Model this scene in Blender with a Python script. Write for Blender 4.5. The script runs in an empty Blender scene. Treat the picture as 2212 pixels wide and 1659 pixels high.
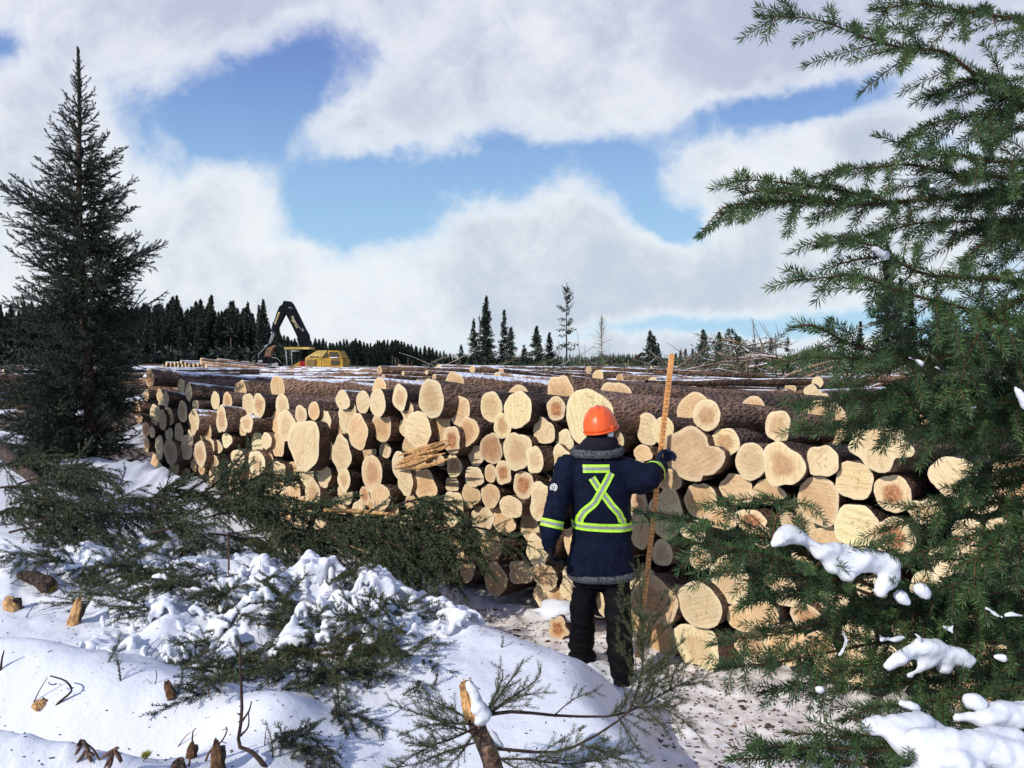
import bpy, bmesh, math, random
import numpy as np
from mathutils import Vector, Matrix
from mathutils.bvhtree import BVHTree

R = math.radians
rng = np.random.default_rng(7)
random.seed(7)
scene = bpy.context.scene
COL = scene.collection

# ------------------------------------------------------------------ camera geometry (U = photo at 2212 x 1659)
FU, CU, CV, HOR, EYE = 1736.0, 1106.0, 829.5, 775.0, 2.1
PITCH = math.atan((CV - HOR) / FU)
_cp, _sp = math.cos(PITCH), math.sin(PITCH)

def ray(u, v):
    a, b = u - CU, -(v - CV)
    return np.array([a, FU * _cp + b * _sp, -FU * _sp + b * _cp])

def at(u, v, Y):
    d = ray(u, v)
    p = d * (Y / d[1])
    p[2] += EYE
    return p

def smooth(a, b, x):
    t = np.clip((x - a) / (b - a), 0, 1)
    return t * t * (3 - 2 * t)

# ------------------------------------------------------------------ noise
def _hash(ix, iy, iz, seed):
    h = (ix.astype(np.int64) * 374761393 + iy.astype(np.int64) * 668265263 + iz.astype(np.int64) * 2147483647 + seed * 1274126177) & 0xFFFFFFFF
    h = ((h ^ (h >> 13)) * 1274126177) & 0xFFFFFFFF
    h = h ^ (h >> 16)
    return (h & 0xFFFFFF) / float(0xFFFFFF)

def vnoise(x, y, z=0.0, seed=0):
    x = np.asarray(x, float); y = np.asarray(y, float); z = np.zeros_like(x) + z
    x0, y0, z0 = np.floor(x), np.floor(y), np.floor(z)
    fx, fy, fz = x - x0, y - y0, z - z0
    fx = fx * fx * (3 - 2 * fx); fy = fy * fy * (3 - 2 * fy); fz = fz * fz * (3 - 2 * fz)
    r = 0
    for dx in (0, 1):
        for dy in (0, 1):
            for dz in (0, 1):
                w = (fx if dx else 1 - fx) * (fy if dy else 1 - fy) * (fz if dz else 1 - fz)
                r = r + w * _hash(x0 + dx, y0 + dy, z0 + dz, seed)
    return r * 2 - 1

def fbm(x, y, z=0.0, seed=0, oct=4, gain=.5):
    r, a, f = 0, 1.0, 1.0
    for i in range(oct):
        r = r + a * vnoise(np.asarray(x) * f, np.asarray(y) * f, np.asarray(z) * f, seed + i * 17)
        a *= gain; f *= 2.03
    return r

# ------------------------------------------------------------------ mesh buffer
class Buf:
    def __init__(s):
        s.v = []; s.f4 = []; s.f3 = []; s.m4 = []; s.m3 = []; s.n = 0; s.at = []; s.att = []
    def add(s, v, f4=None, f3=None, mat=0, tint=0.5):
        v = np.asarray(v, float).reshape(-1, 3)
        if f4 is not None and len(f4):
            f4 = np.asarray(f4, int); s.f4.append(f4 + s.n); s.m4.append(np.full(len(f4), mat))
        if f3 is not None and len(f3):
            f3 = np.asarray(f3, int); s.f3.append(f3 + s.n); s.m3.append(np.full(len(f3), mat))
        s.v.append(v); s.n += len(v)
        s.att.append(np.zeros(len(v)) + tint)
        return s
    def build(s, name, mats, parent=None, smooth_=True, loc=None, attr='tint'):
        me = bpy.data.meshes.new(name)
        v = np.concatenate(s.v) if s.v else np.zeros((0, 3))
        f4 = np.concatenate(s.f4) if s.f4 else np.zeros((0, 4), int)
        f3 = np.concatenate(s.f3) if s.f3 else np.zeros((0, 3), int)
        m = np.concatenate([x for x in s.m4] + [x for x in s.m3]) if (s.m4 or s.m3) else np.zeros(0, int)
        me.vertices.add(len(v)); me.vertices.foreach_set('co', v.astype(np.float32).ravel())
        nl = f4.size + f3.size
        me.loops.add(nl); me.loops.foreach_set('vertex_index', np.concatenate([f4.ravel(), f3.ravel()]).astype(np.int32))
        npoly = len(f4) + len(f3)
        me.polygons.add(npoly)
        st = np.concatenate([np.arange(len(f4)) * 4, f4.size + np.arange(len(f3)) * 3]).astype(np.int32)
        me.polygons.foreach_set('loop_start', st)
        me.polygons.foreach_set('material_index', m.astype(np.int32))
        me.polygons.foreach_set('use_smooth', np.full(npoly, bool(smooth_)))
        if attr:
            a = me.attributes.new(attr, 'FLOAT', 'POINT')
            a.data.foreach_set('value', np.concatenate(s.att).astype(np.float32))
        me.update(calc_edges=True)
        for mt in (mats if isinstance(mats, (list, tuple)) else [mats]):
            me.materials.append(mt)
        o = bpy.data.objects.new(name, me); COL.objects.link(o)
        if parent is not None: o.parent = parent
        if loc is not None: o.location = loc
        return o

def tag(o, label=None, cat=None, group=None, kind=None):
    if label: o['label'] = label
    if cat: o['category'] = cat
    if group: o['group'] = group
    if kind: o['kind'] = kind
    return o

def empty(name, loc=(0, 0, 0), label=None, cat=None, group=None, rz=0):
    o = bpy.data.objects.new(name, None); COL.objects.link(o)
    o.location = loc; o.rotation_euler = (0, 0, rz); o.empty_display_size = .1
    return tag(o, label, cat, group)

def frames(P):
    P = np.asarray(P, float)
    T = np.gradient(P, axis=0)
    T /= np.linalg.norm(T, axis=1)[:, None] + 1e-12
    up = np.array([0, 0, 1.0]) if abs(T[:, 2]).mean() < .8 else np.array([1.0, 0, 0])
    A = np.cross(T, up); A /= np.linalg.norm(A, axis=1)[:, None] + 1e-12
    B = np.cross(A, T)
    return T, A, B

def ringfaces(n, k, close=True):
    i = np.arange(n - 1)[:, None] * k; j = np.arange(k)[None, :]; j2 = (j + 1) % k
    return np.stack([i + j, i + j2, i + k + j2, i + k + j], -1).reshape(-1, 4)

def tube(buf, P, r, k=6, mat=0, cap=True, tint=.5, rough=0, seed=0):
    P = np.asarray(P, float); n = len(P); r = np.zeros(n) + r
    T, A, B = frames(P)
    th = np.arange(k) * 2 * math.pi / k
    rr = r[:, None] * np.ones(k)[None]
    if rough:
        g = np.random.default_rng(seed); rr = rr * (1 + rough * (g.random((n, k)) - .5) * 2)
    V = P[:, None, :] + rr[:, :, None] * (np.cos(th)[None, :, None] * A[:, None, :] + np.sin(th)[None, :, None] * B[:, None, :])
    V = V.reshape(-1, 3)
    f4 = ringfaces(n, k)
    f3 = []
    if cap:
        V = np.vstack([V, P[0], P[-1]])
        a = np.arange(k); b = (a + 1) % k
        f3 = np.vstack([np.stack([b, a, np.full(k, n * k)], 1), np.stack([(n - 1) * k + a, (n - 1) * k + b, np.full(k, n * k + 1)], 1)])
    buf.add(V, f4, f3, mat, tint)

def box(buf, c, s, mat=0, rz=0):
    c = np.asarray(c, float); s = np.asarray(s, float) / 2
    q = np.array([[-1, -1, -1], [1, -1, -1], [1, 1, -1], [-1, 1, -1], [-1, -1, 1], [1, -1, 1], [1, 1, 1], [-1, 1, 1]], float) * s
    if rz:
        cs, sn = math.cos(rz), math.sin(rz)
        q = np.stack([q[:, 0] * cs - q[:, 1] * sn, q[:, 0] * sn + q[:, 1] * cs, q[:, 2]], 1)
    buf.add(q + c, [[0, 3, 2, 1], [4, 5, 6, 7], [0, 1, 5, 4], [1, 2, 6, 5], [2, 3, 7, 6], [3, 0, 4, 7]], None, mat)

def prism(buf, prof, y0, y1, mat=0):
    """prof: (x,z) outline; extruded from y0 to y1"""
    n = len(prof)
    a = np.array([[x, y0, z] for x, z in prof]); b = np.array([[x, y1, z] for x, z in prof])
    bm = bmesh.new()
    va = [bm.verts.new(p) for p in a]; vb = [bm.verts.new(p) for p in b]
    bm.faces.new(va); bm.faces.new(vb[::-1])
    for i in range(n):
        bm.faces.new([va[i], vb[i], vb[(i + 1) % n], va[(i + 1) % n]])
    bmesh.ops.recalc_face_normals(bm, faces=bm.faces)
    bmesh.ops.triangulate(bm, faces=bm.faces)
    bm.verts.index_update()
    buf.add(np.array([v.co[:] for v in bm.verts]), None, [[v.index for v in f.verts] for f in bm.faces], mat)
    bm.free()

# ------------------------------------------------------------------ materials
def mat(name):
    m = bpy.data.materials.new(name); m.use_nodes = True
    nt = m.node_tree; nt.nodes.clear()
    out = nt.nodes.new('ShaderNodeOutputMaterial'); b = nt.nodes.new('ShaderNodeBsdfPrincipled')
    nt.links.new(b.outputs[0], out.inputs[0])
    return m, nt, b

class G:
    """tiny node helper"""
    def __init__(s, nt): s.nt = nt
    def node(s, t, **kw):
        n = s.nt.nodes.new(t)
        for k, v in kw.items(): setattr(n, k, v)
        return n
    def set(s, sock, v):
        if hasattr(v, 'is_output') or isinstance(v, bpy.types.NodeSocket): s.nt.links.new(v, sock)
        else: sock.default_value = v
    def math(s, op, a, b=None, c=None, clamp=False):
        n = s.node('ShaderNodeMath', operation=op, use_clamp=clamp)
        s.set(n.inputs[0], a)
        if b is not None: s.set(n.inputs[1], b)
        if c is not None: s.set(n.inputs[2], c)
        return n.outputs[0]
    def ss(s, a, b, x):
        n = s.node('ShaderNodeMapRange', interpolation_type='SMOOTHSTEP')
        s.set(n.inputs['Value'], x); s.set(n.inputs['From Min'], a); s.set(n.inputs['From Max'], b)
        return n.outputs[0]
    def mix(s, f, a, b):
        n = s.node('ShaderNodeMix', data_type='RGBA')
        s.set(n.inputs[0], f); s.set(n.inputs[6], a); s.set(n.inputs[7], b)
        return n.outputs[2]
    def noise(s, vec, scale, detail=3, rough=.55, dist=0, out=0):
        n = s.node('ShaderNodeTexNoise')
        if vec is not None: s.set(n.inputs['Vector'], vec)
        n.inputs['Scale'].default_value = scale; n.inputs['Detail'].default_value = detail
        n.inputs['Roughness'].default_value = rough; n.inputs['Distortion'].default_value = dist
        return n.outputs[out]
    def vor(s, vec, scale, feature='F1', out=0, rnd=1):
        n = s.node('ShaderNodeTexVoronoi', feature=feature)
        if vec is not None: s.set(n.inputs['Vector'], vec)
        n.inputs['Scale'].default_value = scale; n.inputs['Randomness'].default_value = rnd
        return n.outputs[out]
    def mapping(s, vec, scale=(1, 1, 1), rot=(0, 0, 0), loc=(0, 0, 0)):
        n = s.node('ShaderNodeMapping'); s.set(n.inputs[0], vec)
        n.inputs[1].default_value = loc; n.inputs[2].default_value = rot; n.inputs[3].default_value = scale
        return n.outputs[0]
    def bump(s, h, strength=.5, dist=.01):
        n = s.node('ShaderNodeBump'); s.set(n.inputs['Height'], h)
        n.inputs['Strength'].default_value = strength; n.inputs['Distance'].default_value = dist
        return n.outputs[0]
    def pos(s): return s.node('ShaderNodeNewGeometry').outputs['Position']
    def attr(s, name): 
        n = s.node('ShaderNodeAttribute'); n.attribute_name = name; return n.outputs['Fac']
    def obj(s): return s.node('ShaderNodeTexCoord').outputs['Object']
    def sep(s, v):
        n = s.node('ShaderNodeSeparateXYZ'); s.set(n.inputs[0], v); return n.outputs
    def ramp(s, f, stops):
        n = s.node('ShaderNodeValToRGB'); s.set(n.inputs[0], f)
        e = n.color_ramp.elements
        while len(e) < len(stops): e.new(.5)
        for el, (p, c) in zip(e, stops):
            el.position = p; el.color = (*c, 1)
        return n.outputs[0]

def c4(c): return (c[0], c[1], c[2], 1)

def simple(name, col, rough=.6, var=.15, scale=20, metal=0, bump=0, bscale=60):
    m, nt, b = mat(name); g = G(nt); p = g.obj()
    f = g.noise(p, scale, 4)
    cc = g.mix(g.ss(.3, .7, f), c4([x * (1 - var) for x in col]), c4([min(1, x * (1 + var)) for x in col]))
    nt.links.new(cc, b.inputs['Base Color'])
    b.inputs['Roughness'].default_value = rough; b.inputs['Specular IOR Level'].default_value = .5 if rough < .7 else .12; b.inputs['Metallic'].default_value = metal
    if bump: nt.links.new(g.bump(g.noise(p, bscale, 4), bump, .005), b.inputs['Normal'])
    return m

def snow_over(g, base, amount, lo=.35, hi=.75, scale=2.2):
    """mix snow lying on upward faces"""
    nz = g.sep(g.node('ShaderNodeNewGeometry').outputs['Normal'])[2]
    n = g.noise(g.pos(), scale, 5, .6)
    k = g.ss(0.0, .35, g.math('ADD', g.math('MULTIPLY', g.math('SUBTRACT', nz, hi), 1.6), g.math('MULTIPLY', g.math('SUBTRACT', n, 1 - amount), 3)))
    return g.mix(k, base, (.84, .86, .9, 1)), k

def bark(name, c1, c2, snow=0, sc=1.0):
    m, nt, b = mat(name); g = G(nt)
    o = g.node('ShaderNodeTexCoord').outputs['Object']
    ri = g.node('ShaderNodeObjectInfo').outputs['Random']
    tn = g.attr('tint')
    p = g.mapping(g.mapping(o, (1, 1, 1), (0, 0, -R(45))), (.45, 1, 1))
    n1 = g.noise(p, 11 * sc, 5, .65); v = g.vor(p, 48 * sc); n2 = g.noise(p, 60 * sc, 3, .7)
    n0 = g.noise(p, 3.2 * sc, 4, .6)
    f = g.math('ADD', g.math('MULTIPLY', n1, .55), g.math('MULTIPLY', v, .45)); f = g.math('ADD', f, g.math('MULTIPLY', g.math('SUBTRACT', n0, .45), .75))
    f = g.math('ADD', f, g.math('MULTIPLY', g.math('SUBTRACT', tn, .5), .5))
    col = g.ramp(f, [(.25, [x * .35 for x in c1]), (.5, c1), (.72, c2), (.95, [min(1, x * 1.9) for x in c2])])
    # torn bark showing pale wood underneath
    sc_ = g.ss(.60, .66, g.noise(g.mapping(o, (1.2, 1.2, 3)), 3.4, 4, .6))
    col = g.mix(g.math('MULTIPLY', sc_, .7), col, (.30, .155, .075, 1))
    fl = g.ss(.66, .72, g.noise(p, 48, 3, .7))
    col = g.mix(g.math('MULTIPLY', fl, .5), col, (.42, .30, .21, 1))
    if snow: col, _ = snow_over(g, col, snow)
    nt.links.new(col, b.inputs['Base Color']); b.inputs['Roughness'].default_value = .85
    nt.links.new(g.bump(g.math('ADD', g.math('ADD', g.math('MULTIPLY', v, .9), g.math('MULTIPLY', n2, .5)), g.math('MULTIPLY', n1, 1.2)), 1.0, .025), b.inputs['Normal'])
    return m

def cutwood():
    m, nt, b = mat('cut_wood'); g = G(nt)
    o = g.node('ShaderNodeTexCoord').outputs['Object']
    oi = g.node('ShaderNodeObjectInfo'); col0 = oi.outputs['Color']; rnd = oi.outputs['Random']
    rad = g.attr('tint'); heart = g.attr('heart')
    off = g.node('ShaderNodeVectorMath', operation='ADD'); g.set(off.inputs[0], o)
    cmb = g.node('ShaderNodeCombineXYZ'); 
    for i in range(3): g.set(cmb.inputs[i], g.math('MULTIPLY', rnd, 40 + 13 * i))
    g.set(off.inputs[1], cmb.outputs[0]); q = off.outputs[0]
    n1 = g.noise(q, 6, 4); n2 = g.noise(q, 45, 4, .7)
    # rings
    rr = g.math('ADD', g.math('MULTIPLY', rad, 60), g.math('MULTIPLY', n1, 14))
    rings = g.math('ADD', g.math('MULTIPLY', g.math('SINE', rr), .5), .5)
    # saw marks: parallel streaks at a random angle
    rot = g.node('ShaderNodeVectorRotate', rotation_type='AXIS_ANGLE'); g.set(rot.inputs['Vector'], q)
    rot.inputs['Axis'].default_value = (.656, .755, 0); g.set(rot.inputs['Angle'], g.math('MULTIPLY', rnd, 3.1))
    sm = g.noise(g.mapping(rot.outputs[0], (2, 2, 38)), 2.2, 4, .65)
    nb = g.noise(q, 2.3, 4, .6)
    base = g.mix(g.ss(.3, .7, n1), col0, g.mix(.5, col0, (.80, .62, .36, 1)))
    base = g.mix(g.math('MULTIPLY', g.ss(.50, .75, nb), .42), base, (.52, .31, .13, 1))
    crk = g.math('MULTIPLY', g.ss(.030, .0, g.vor(q, 7, 'DISTANCE_TO_EDGE')), g.ss(.52, .60, nb))
    base = g.mix(g.math('MULTIPLY', crk, .55), base, (.12, .06, .025, 1))
    base = g.mix(g.math('MULTIPLY', rings, .16), base, (.40, .23, .09, 1))
    base = g.mix(g.math('MULTIPLY', g.ss(.46, .66, sm), .50), base, (.46, .27, .10, 1))
    # heartwood
    hm = g.math('MULTIPLY', heart, g.ss(.72, .42, g.math('ADD', rad, g.math('MULTIPLY', g.math('SUBTRACT', n1, .5), .5))))
    base = g.mix(hm, base, g.mix(g.ss(.35, .65, n2), (.24, .07, .025, 1), (.52, .24, .10, 1)))
    # saw-dust flecks, mostly in the middle
    fl = g.math('MULTIPLY', g.ss(.57, .65, n2), g.ss(.95, .40, g.math('ADD', rad, g.math('MULTIPLY', g.math('SUBTRACT', n1, .5), .7))))
    base = g.mix(g.math('MULTIPLY', fl, .8), base, (.30, .19, .05, 1))
    # pale sapwood rim
    base = g.mix(g.math('MULTIPLY', g.ss(.80, .93, rad), .35), base, (.82, .69, .47, 1))
    nt.links.new(base, b.inputs['Base Color']); b.inputs['Roughness'].default_value = .8
    nt.links.new(g.bump(g.math('ADD', g.math('MULTIPLY', sm, .9), n2), .8, .010), b.inputs['Normal'])
    return m

M = {}
M['bark'] = bark('spruce_bark', (.075, .040, .024), (.20, .115, .072))
M['bark_dark'] = bark('dark_bark', (.045, .026, .018), (.11, .065, .042))
M['bark_snow'] = bark('snow_dusted_bark', (.08, .043, .026), (.21, .12, .075), snow=.53)
M['bark_far'] = bark('far_bark', (.12, .066, .038), (.29, .17, .10), snow=.53, sc=.5)
M['cut'] = cutwood()

def needle_mat(name, c1, c2, c3):
    m, nt, b = mat(name); g = G(nt)
    t = g.attr('tint'); n = g.noise(g.pos(), 3.0, 3)
    f = g.math('ADD', g.math('MULTIPLY', t, .7), g.math('MULTIPLY', g.math('SUBTRACT', n, .35), .9))
    col = g.ramp(f, [(.1, c1), (.5, c2), (.95, c3)])
    nt.links.new(col, b.inputs['Base Color']); b.inputs['Roughness'].default_value = .55
    b.inputs['Specular IOR Level'].default_value = .35
    return m
M['needle_near'] = needle_mat('near_spruce_needles', (.021, .044, .014), (.048, .096, .030), (.10, .155, .048))
M['needle_mid'] = needle_mat('mid_spruce_needles', (.026, .044, .021), (.050, .080, .035), (.088, .118, .05))
M['needle_dark'] = needle_mat('dark_spruce_needles', (.016, .025, .018), (.032, .048, .030), (.06, .075, .04))
M['needle_far'] = needle_mat('far_spruce_needles', (.013, .022, .014), (.028, .044, .026), (.055, .068, .036))
M['needle_olive'] = needle_mat('olive_spruce_needles', (.03, .042, .016), (.062, .082, .03), (.11, .125, .05))
M['twig'] = simple('twig_bark', (.12, .065, .035), .85, .4, 40)
M['twig_dark'] = simple('dark_twig_bark', (.055, .036, .028), .85, .4, 40)
M['grey_wood'] = simple('weathered_wood', (.17, .13, .10), .85, .4, 15)
M['torn_wood'] = simple('torn_wood', (.52, .30, .13), .8, .45, 26, bump=.6)

def snow_mat(name, dirt=False):
    m, nt, b = mat(name); g = G(nt); p = g.pos()
    base = (.74, .755, .79, 1)
    n1 = g.noise(p, 35, 5, .65); n2 = g.noise(p, 260, 2, .6)
    n0 = g.noise(p, 7, 4, .55)
    hh = g.math('ADD', g.math('ADD', g.math('MULTIPLY', n1, .7), g.math('MULTIPLY', n2, .3)), g.math('MULTIPLY', n0, 1.6))
    nt.links.new(g.bump(hh, .42 if dirt else .2, .02), b.inputs['Normal'])
    b.inputs['Roughness'].default_value = .55; b.inputs['Specular IOR Level'].default_value = .25
    if dirt:
        t = g.attr('tint'); n = g.noise(p, 2.2, 5, .6)
        k = g.ss(.42, .92, g.math('ADD', t, g.math('MULTIPLY', g.math('SUBTRACT', n, .5), .55)))
        dn = g.noise(p, 9, 5, .7)
        dcol = g.mix(g.ss(.30, .62, dn), (.60, .52, .47, 1), (.80, .765, .745, 1))
        fl = g.math('MULTIPLY', g.ss(.60, .66, g.noise(p, 62, 3, .65)), g.ss(.40, .62, g.noise(p, 3.2, 3)))
        dcol = g.mix(g.math('MULTIPLY', fl, .85), dcol, (.13, .07, .045, 1))
        col = g.mix(k, base, dcol)
        # far field: slash and bare soil showing through the snow
        far = g.attr('far'); fn = g.math('ADD', g.noise(g.mapping(p, (.35, 1, 1)), .55, 6, .72), g.math('MULTIPLY', g.ss(.5, 1.0, far), .3))
        fc = g.mix(g.ss(.4, .62, g.noise(p, 2.5, 4, .7)), (.055, .035, .022, 1), (.15, .095, .055, 1))
        col = g.mix(g.math('MULTIPLY', g.ss(0.0, .3, far), g.ss(.40, .52, fn)), col, fc)
        nt.links.new(col, b.inputs['Base Color'])
    else:
        b.inputs['Base Color'].default_value = base
        b.inputs['Subsurface Weight'].default_value = .35; b.inputs['Subsurface Radius'].default_value = (.9, .95, 1); b.inputs['Subsurface Scale'].default_value = .015
    return m
M['ground'] = snow_mat('snow_ground', True)
M['snow'] = snow_mat('fresh_snow')
# ------------------------------------------------------------------ log face plane
AX = np.array([.656, .755, 0.0]); TL = np.array([-.755, .656, 0.0]); P0 = np.array([1.25, 5.5, 0.0])

def face_dt(x, y):
    dx, dy = np.asarray(x) - P0[0], np.asarray(y) - P0[1]
    return -(dx * AX[0] + dy * AX[1]), dx * TL[0] + dy * TL[1]

BUMPS = [  # x, y, amp, sx, sy
    (-2.55, 3.95, .26, .85, .26), (-1.75, 3.72, .12, .45, .20), (-1.08, 3.5, .17, .25, .22),
    (-2.1, 3.06, .19, .72, .15), (-3.5, 5.5, .16, .5, .45),
    (-4.25, 9.2, .36, .95, .55), (-1.25, 4.95, .08, .75, .5), (-.35, 5.45, .10, .35, .3),
    (-.05, 4.55, .05, .5, .5), (-1.9, 3.42, -.14, .8, .14), (-6.5, 9.0, .25, 2, 1.2), (-.2, 3.2, -.06, .4, .4), (-.62, 5.75, .10, .22, .3),
]

def ground_z(x, y, detail=True):
    x = np.asarray(x, float); y = np.asarray(y, float)
    d, t = face_dt(x, y)
    e = .12 * vnoise(x * 1.3, y * 1.3, 0, 3)
    g0 = .52 * smooth(2.6, 8.0, t) * smooth(-3, 0, d)
    bank = .56 * smooth(.62, 1.75, d + e)
    right = 1 - smooth(.30, .98, x + .10 * vnoise(y * 2, x * 2, 0, 9))
    z = g0 * (1 - bank / .56 * .75) + bank * right
    for bx, by, a, sx, sy in BUMPS:
        z = z + a * np.exp(-((x - bx) / sx) ** 2 - ((y - by) / sy) ** 2)
    farf = smooth(11, 17, y) * smooth(-1.0, -4.5, d)
    z = z + farf * 1.36
    z = z - .0112 * np.clip(y - 48, 0, 1500) * smooth(-.42, -.08, x / np.maximum(y, 1))
    z = z + .12 * fbm(x * .35, y * .35, 0, 5, 3) * smooth(.6, 2.0, d) * right
    if detail:
        z = z + .012 * fbm(x * 4, y * 4, 0, 11, 4)
        road = (1 - smooth(.3, 1.2, d)) * smooth(-2, 0, d) + (1 - right) * smooth(-.5, .3, d)
        z = z + .022 * fbm(x * 7, y * 7, 0, 21, 4) * np.clip(road, 0, 1)
        br = brush_mask(x, y)
        z = z + br * (.085 * fbm(x * 4.5, y * 4.5, 0, 31, 3) + .07 * (.5 - np.abs(fbm(x * 7, y * 7, 0, 37, 3))))
        # trodden, crusty snow at the near left edge
        z = z + .022 * np.abs(fbm(x * 16, y * 16, 0, 41, 3)) * (1 - smooth(2.95, 3.3, y)) * (1 - smooth(-1.6, -1.0, x))
        for fx, fy in ((.40, 5.42), (.66, 5.10)):      # snow pushed up round the boots
            r2 = ((x - fx) / .17) ** 2 + ((y - fy) / .17) ** 2
            z = z + .032 * np.exp(-(np.sqrt(r2) - 1.25) ** 2 * 7) * (1 + .5 * vnoise(x * 14, y * 14, 0, 51))
        z = z + (.10 * smooth(12, 16, y) + .12 * smooth(30, 50, y)) * fbm(x * .3, y * .22, 0, 61, 4)
    return z

def brush_mask(x, y):
    a = np.exp(-(((x + 1.35) / 1.0) ** 4 + ((y - 4.88) / .74) ** 4))
    b = np.exp(-(((x + 2.7) / 1.3) ** 4 + ((y - 5.9) / .85) ** 4))
    c = .8 * np.exp(-(((x + 4.2) / 1.0) ** 4 + ((y - 8.9) / .9) ** 4))
    return np.clip(a + b + c, 0, 1)

GRID = {}
def gz(x, y):
    if not GRID: return float(ground_z(np.array([x]), np.array([y]))[0])
    xs, ys, Z = GRID['x'], GRID['y'], GRID['z']
    i = min(max(int(np.searchsorted(xs, x)) - 1, 0), len(xs) - 2); j = min(max(int(np.searchsorted(ys, y)) - 1, 0), len(ys) - 2)
    fx = (x - xs[i]) / (xs[i + 1] - xs[i]); fy = (y - ys[j]) / (ys[j + 1] - ys[j])
    return float((Z[j, i] * (1 - fx) + Z[j, i + 1] * fx) * (1 - fy) + (Z[j + 1, i] * (1 - fx) + Z[j + 1, i + 1] * fx) * fy)

def axis_coords(lo, hi, step, far, grow=1.10):
    a = list(np.arange(lo, hi, step)); s = step
    while a[-1] < far: s *= grow; a.append(a[-1] + s)
    s = step
    while a[0] > -far: s *= grow; a.insert(0, a[0] - s)
    return np.array(a)

def make_ground():
    xs = axis_coords(-4.2, 2.2, .022, 2600, 1.12); ys = axis_coords(2.4, 7.6, .022, 2600, 1.10)
    X, Y = np.meshgrid(xs, ys)
    Z = ground_z(X, Y); GRID.update(x=xs, y=ys, z=Z)
    V = np.stack([X, Y, Z], -1).reshape(-1, 3)
    nx, ny = len(xs), len(ys)
    i = np.arange(ny - 1)[:, None] * nx; j = np.arange(nx - 1)[None]
    f = np.stack([i + j, i + j + 1, i + nx + j + 1, i + nx + j], -1).reshape(-1, 4)
    d, t = face_dt(V[:, 0], V[:, 1])
    right = 1 - smooth(.30, .98, V[:, 0] + .10 * vnoise(V[:, 1] * 2, V[:, 0] * 2, 0, 9))
    dirt = np.clip((1 - smooth(.55, .95, d + .12 * vnoise(V[:, 0] * 1.3, V[:, 1] * 1.3, 0, 3))) + (1 - right), 0, 1) * (1 - .65 * smooth(3.5, 7, t))
    # clean kicked-up snow round the boots and at the stick
    dirt = dirt * (1 - .85 * np.exp(-((V[:, 0] - .62) / .4) ** 2 - ((V[:, 1] - 5.15) / .28) ** 2))
    b = Buf(); b.add(V, f, None, 0, dirt)
    o = b.build('ground', M['ground'])
    a = o.data.attributes.new('far', 'FLOAT', 'POINT')
    a.data.foreach_set('value', (.45 * smooth(11, 15, V[:, 1]) + .55 * smooth(32, 50, V[:, 1])).astype(np.float32))
    tag(o, 'snow covered ground with dirty packed snow along the log pile', None, None, 'structure')
make_ground()

# ------------------------------------------------------------------ needles and shoots
GOLD = 2.399963
def needles(buf, P, n, ln, wd, ang=.95, up=.18, g=rng, tint=None, tipbrush=True):
    """n needles along polyline P, one narrow quad each"""
    P = np.asarray(P, float)
    if n < 2: return
    s = (np.arange(n) + g.random(n)) / n * (len(P) - 1)
    i = np.minimum(s.astype(int), len(P) - 2); f = (s - i)[:, None]
    p = P[i] * (1 - f) + P[i + 1] * f
    T = P[i + 1] - P[i]; T /= np.linalg.norm(T, axis=1)[:, None] + 1e-9
    ref = np.where(np.abs(T[:, 2:3]) < .9, np.array([[0, 0, 1.0]]), np.array([[1.0, 0, 0]]))
    A = np.cross(T, ref); A /= np.linalg.norm(A, axis=1)[:, None]
    B = np.cross(A, T)
    ph = np.arange(n) * GOLD + g.random(n) * .8
    Rd = np.cos(ph)[:, None] * A + np.sin(ph)[:, None] * B
    a = ang * (.75 + .45 * g.random(n))
    if tipbrush: a = a * (1 - .55 * smooth(.86, 1.0, s / (len(P) - 1)))
    D = np.cos(a)[:, None] * T + np.sin(a)[:, None] * Rd
    D[:, 2] += up * np.sin(a)
    D /= np.linalg.norm(D, axis=1)[:, None]
    L = ln * (.7 + .5 * g.random(n)); W = wd * (.8 + .4 * g.random(n))
    S = np.cross(D, g.normal(size=(n, 3))); S /= np.linalg.norm(S, axis=1)[:, None] + 1e-9
    mid = p + D * (L * .45)[:, None]
    V = np.stack([p, mid - S * (W / 2)[:, None], p + D * L[:, None], mid + S * (W / 2)[:, None]], 1).reshape(-1, 3)
    F = np.arange(n * 4).reshape(-1, 4)
    tn = (g.random(n) if tint is None else np.clip(tint + .35 * (g.random(n) - .5), 0, 1))
    buf.add(V, F, None, 0, np.repeat(tn, 4))

def curve(p0, d, L, n=5, droop=0.0, turn=None, wob=0.0, g=rng):
    """a bending twig: starts along d, pulled by droop (z) and turn (vector)"""
    p0 = np.asarray(p0, float); d = np.asarray(d, float) / np.linalg.norm(d)
    P = [p0]; st = L / (n - 1)
    for k in range(n - 1):
        d = d + np.array([0, 0, -droop]) / (n - 1)
        if turn is not None: d = d + turn / (n - 1)
        if wob: d = d + g.normal(size=3) * wob
        d = d / np.linalg.norm(d); P.append(P[-1] + d * st)
    return np.array(P)

class Spec:
    def __init__(s, **k):
        s.ln, s.wd, s.dens, s.spacing, s.side, s.depth, s.k = .016, .0016, 800, .05, .45, 2, 4
        s.maxside, s.minside, s.droop, s.wood, s.ang, s.roll, s.sub = .35, .05, .15, .0022, .95, .6, .05
        s.bare = .0; s.dead = .05
        s.__dict__.update(k)

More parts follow.
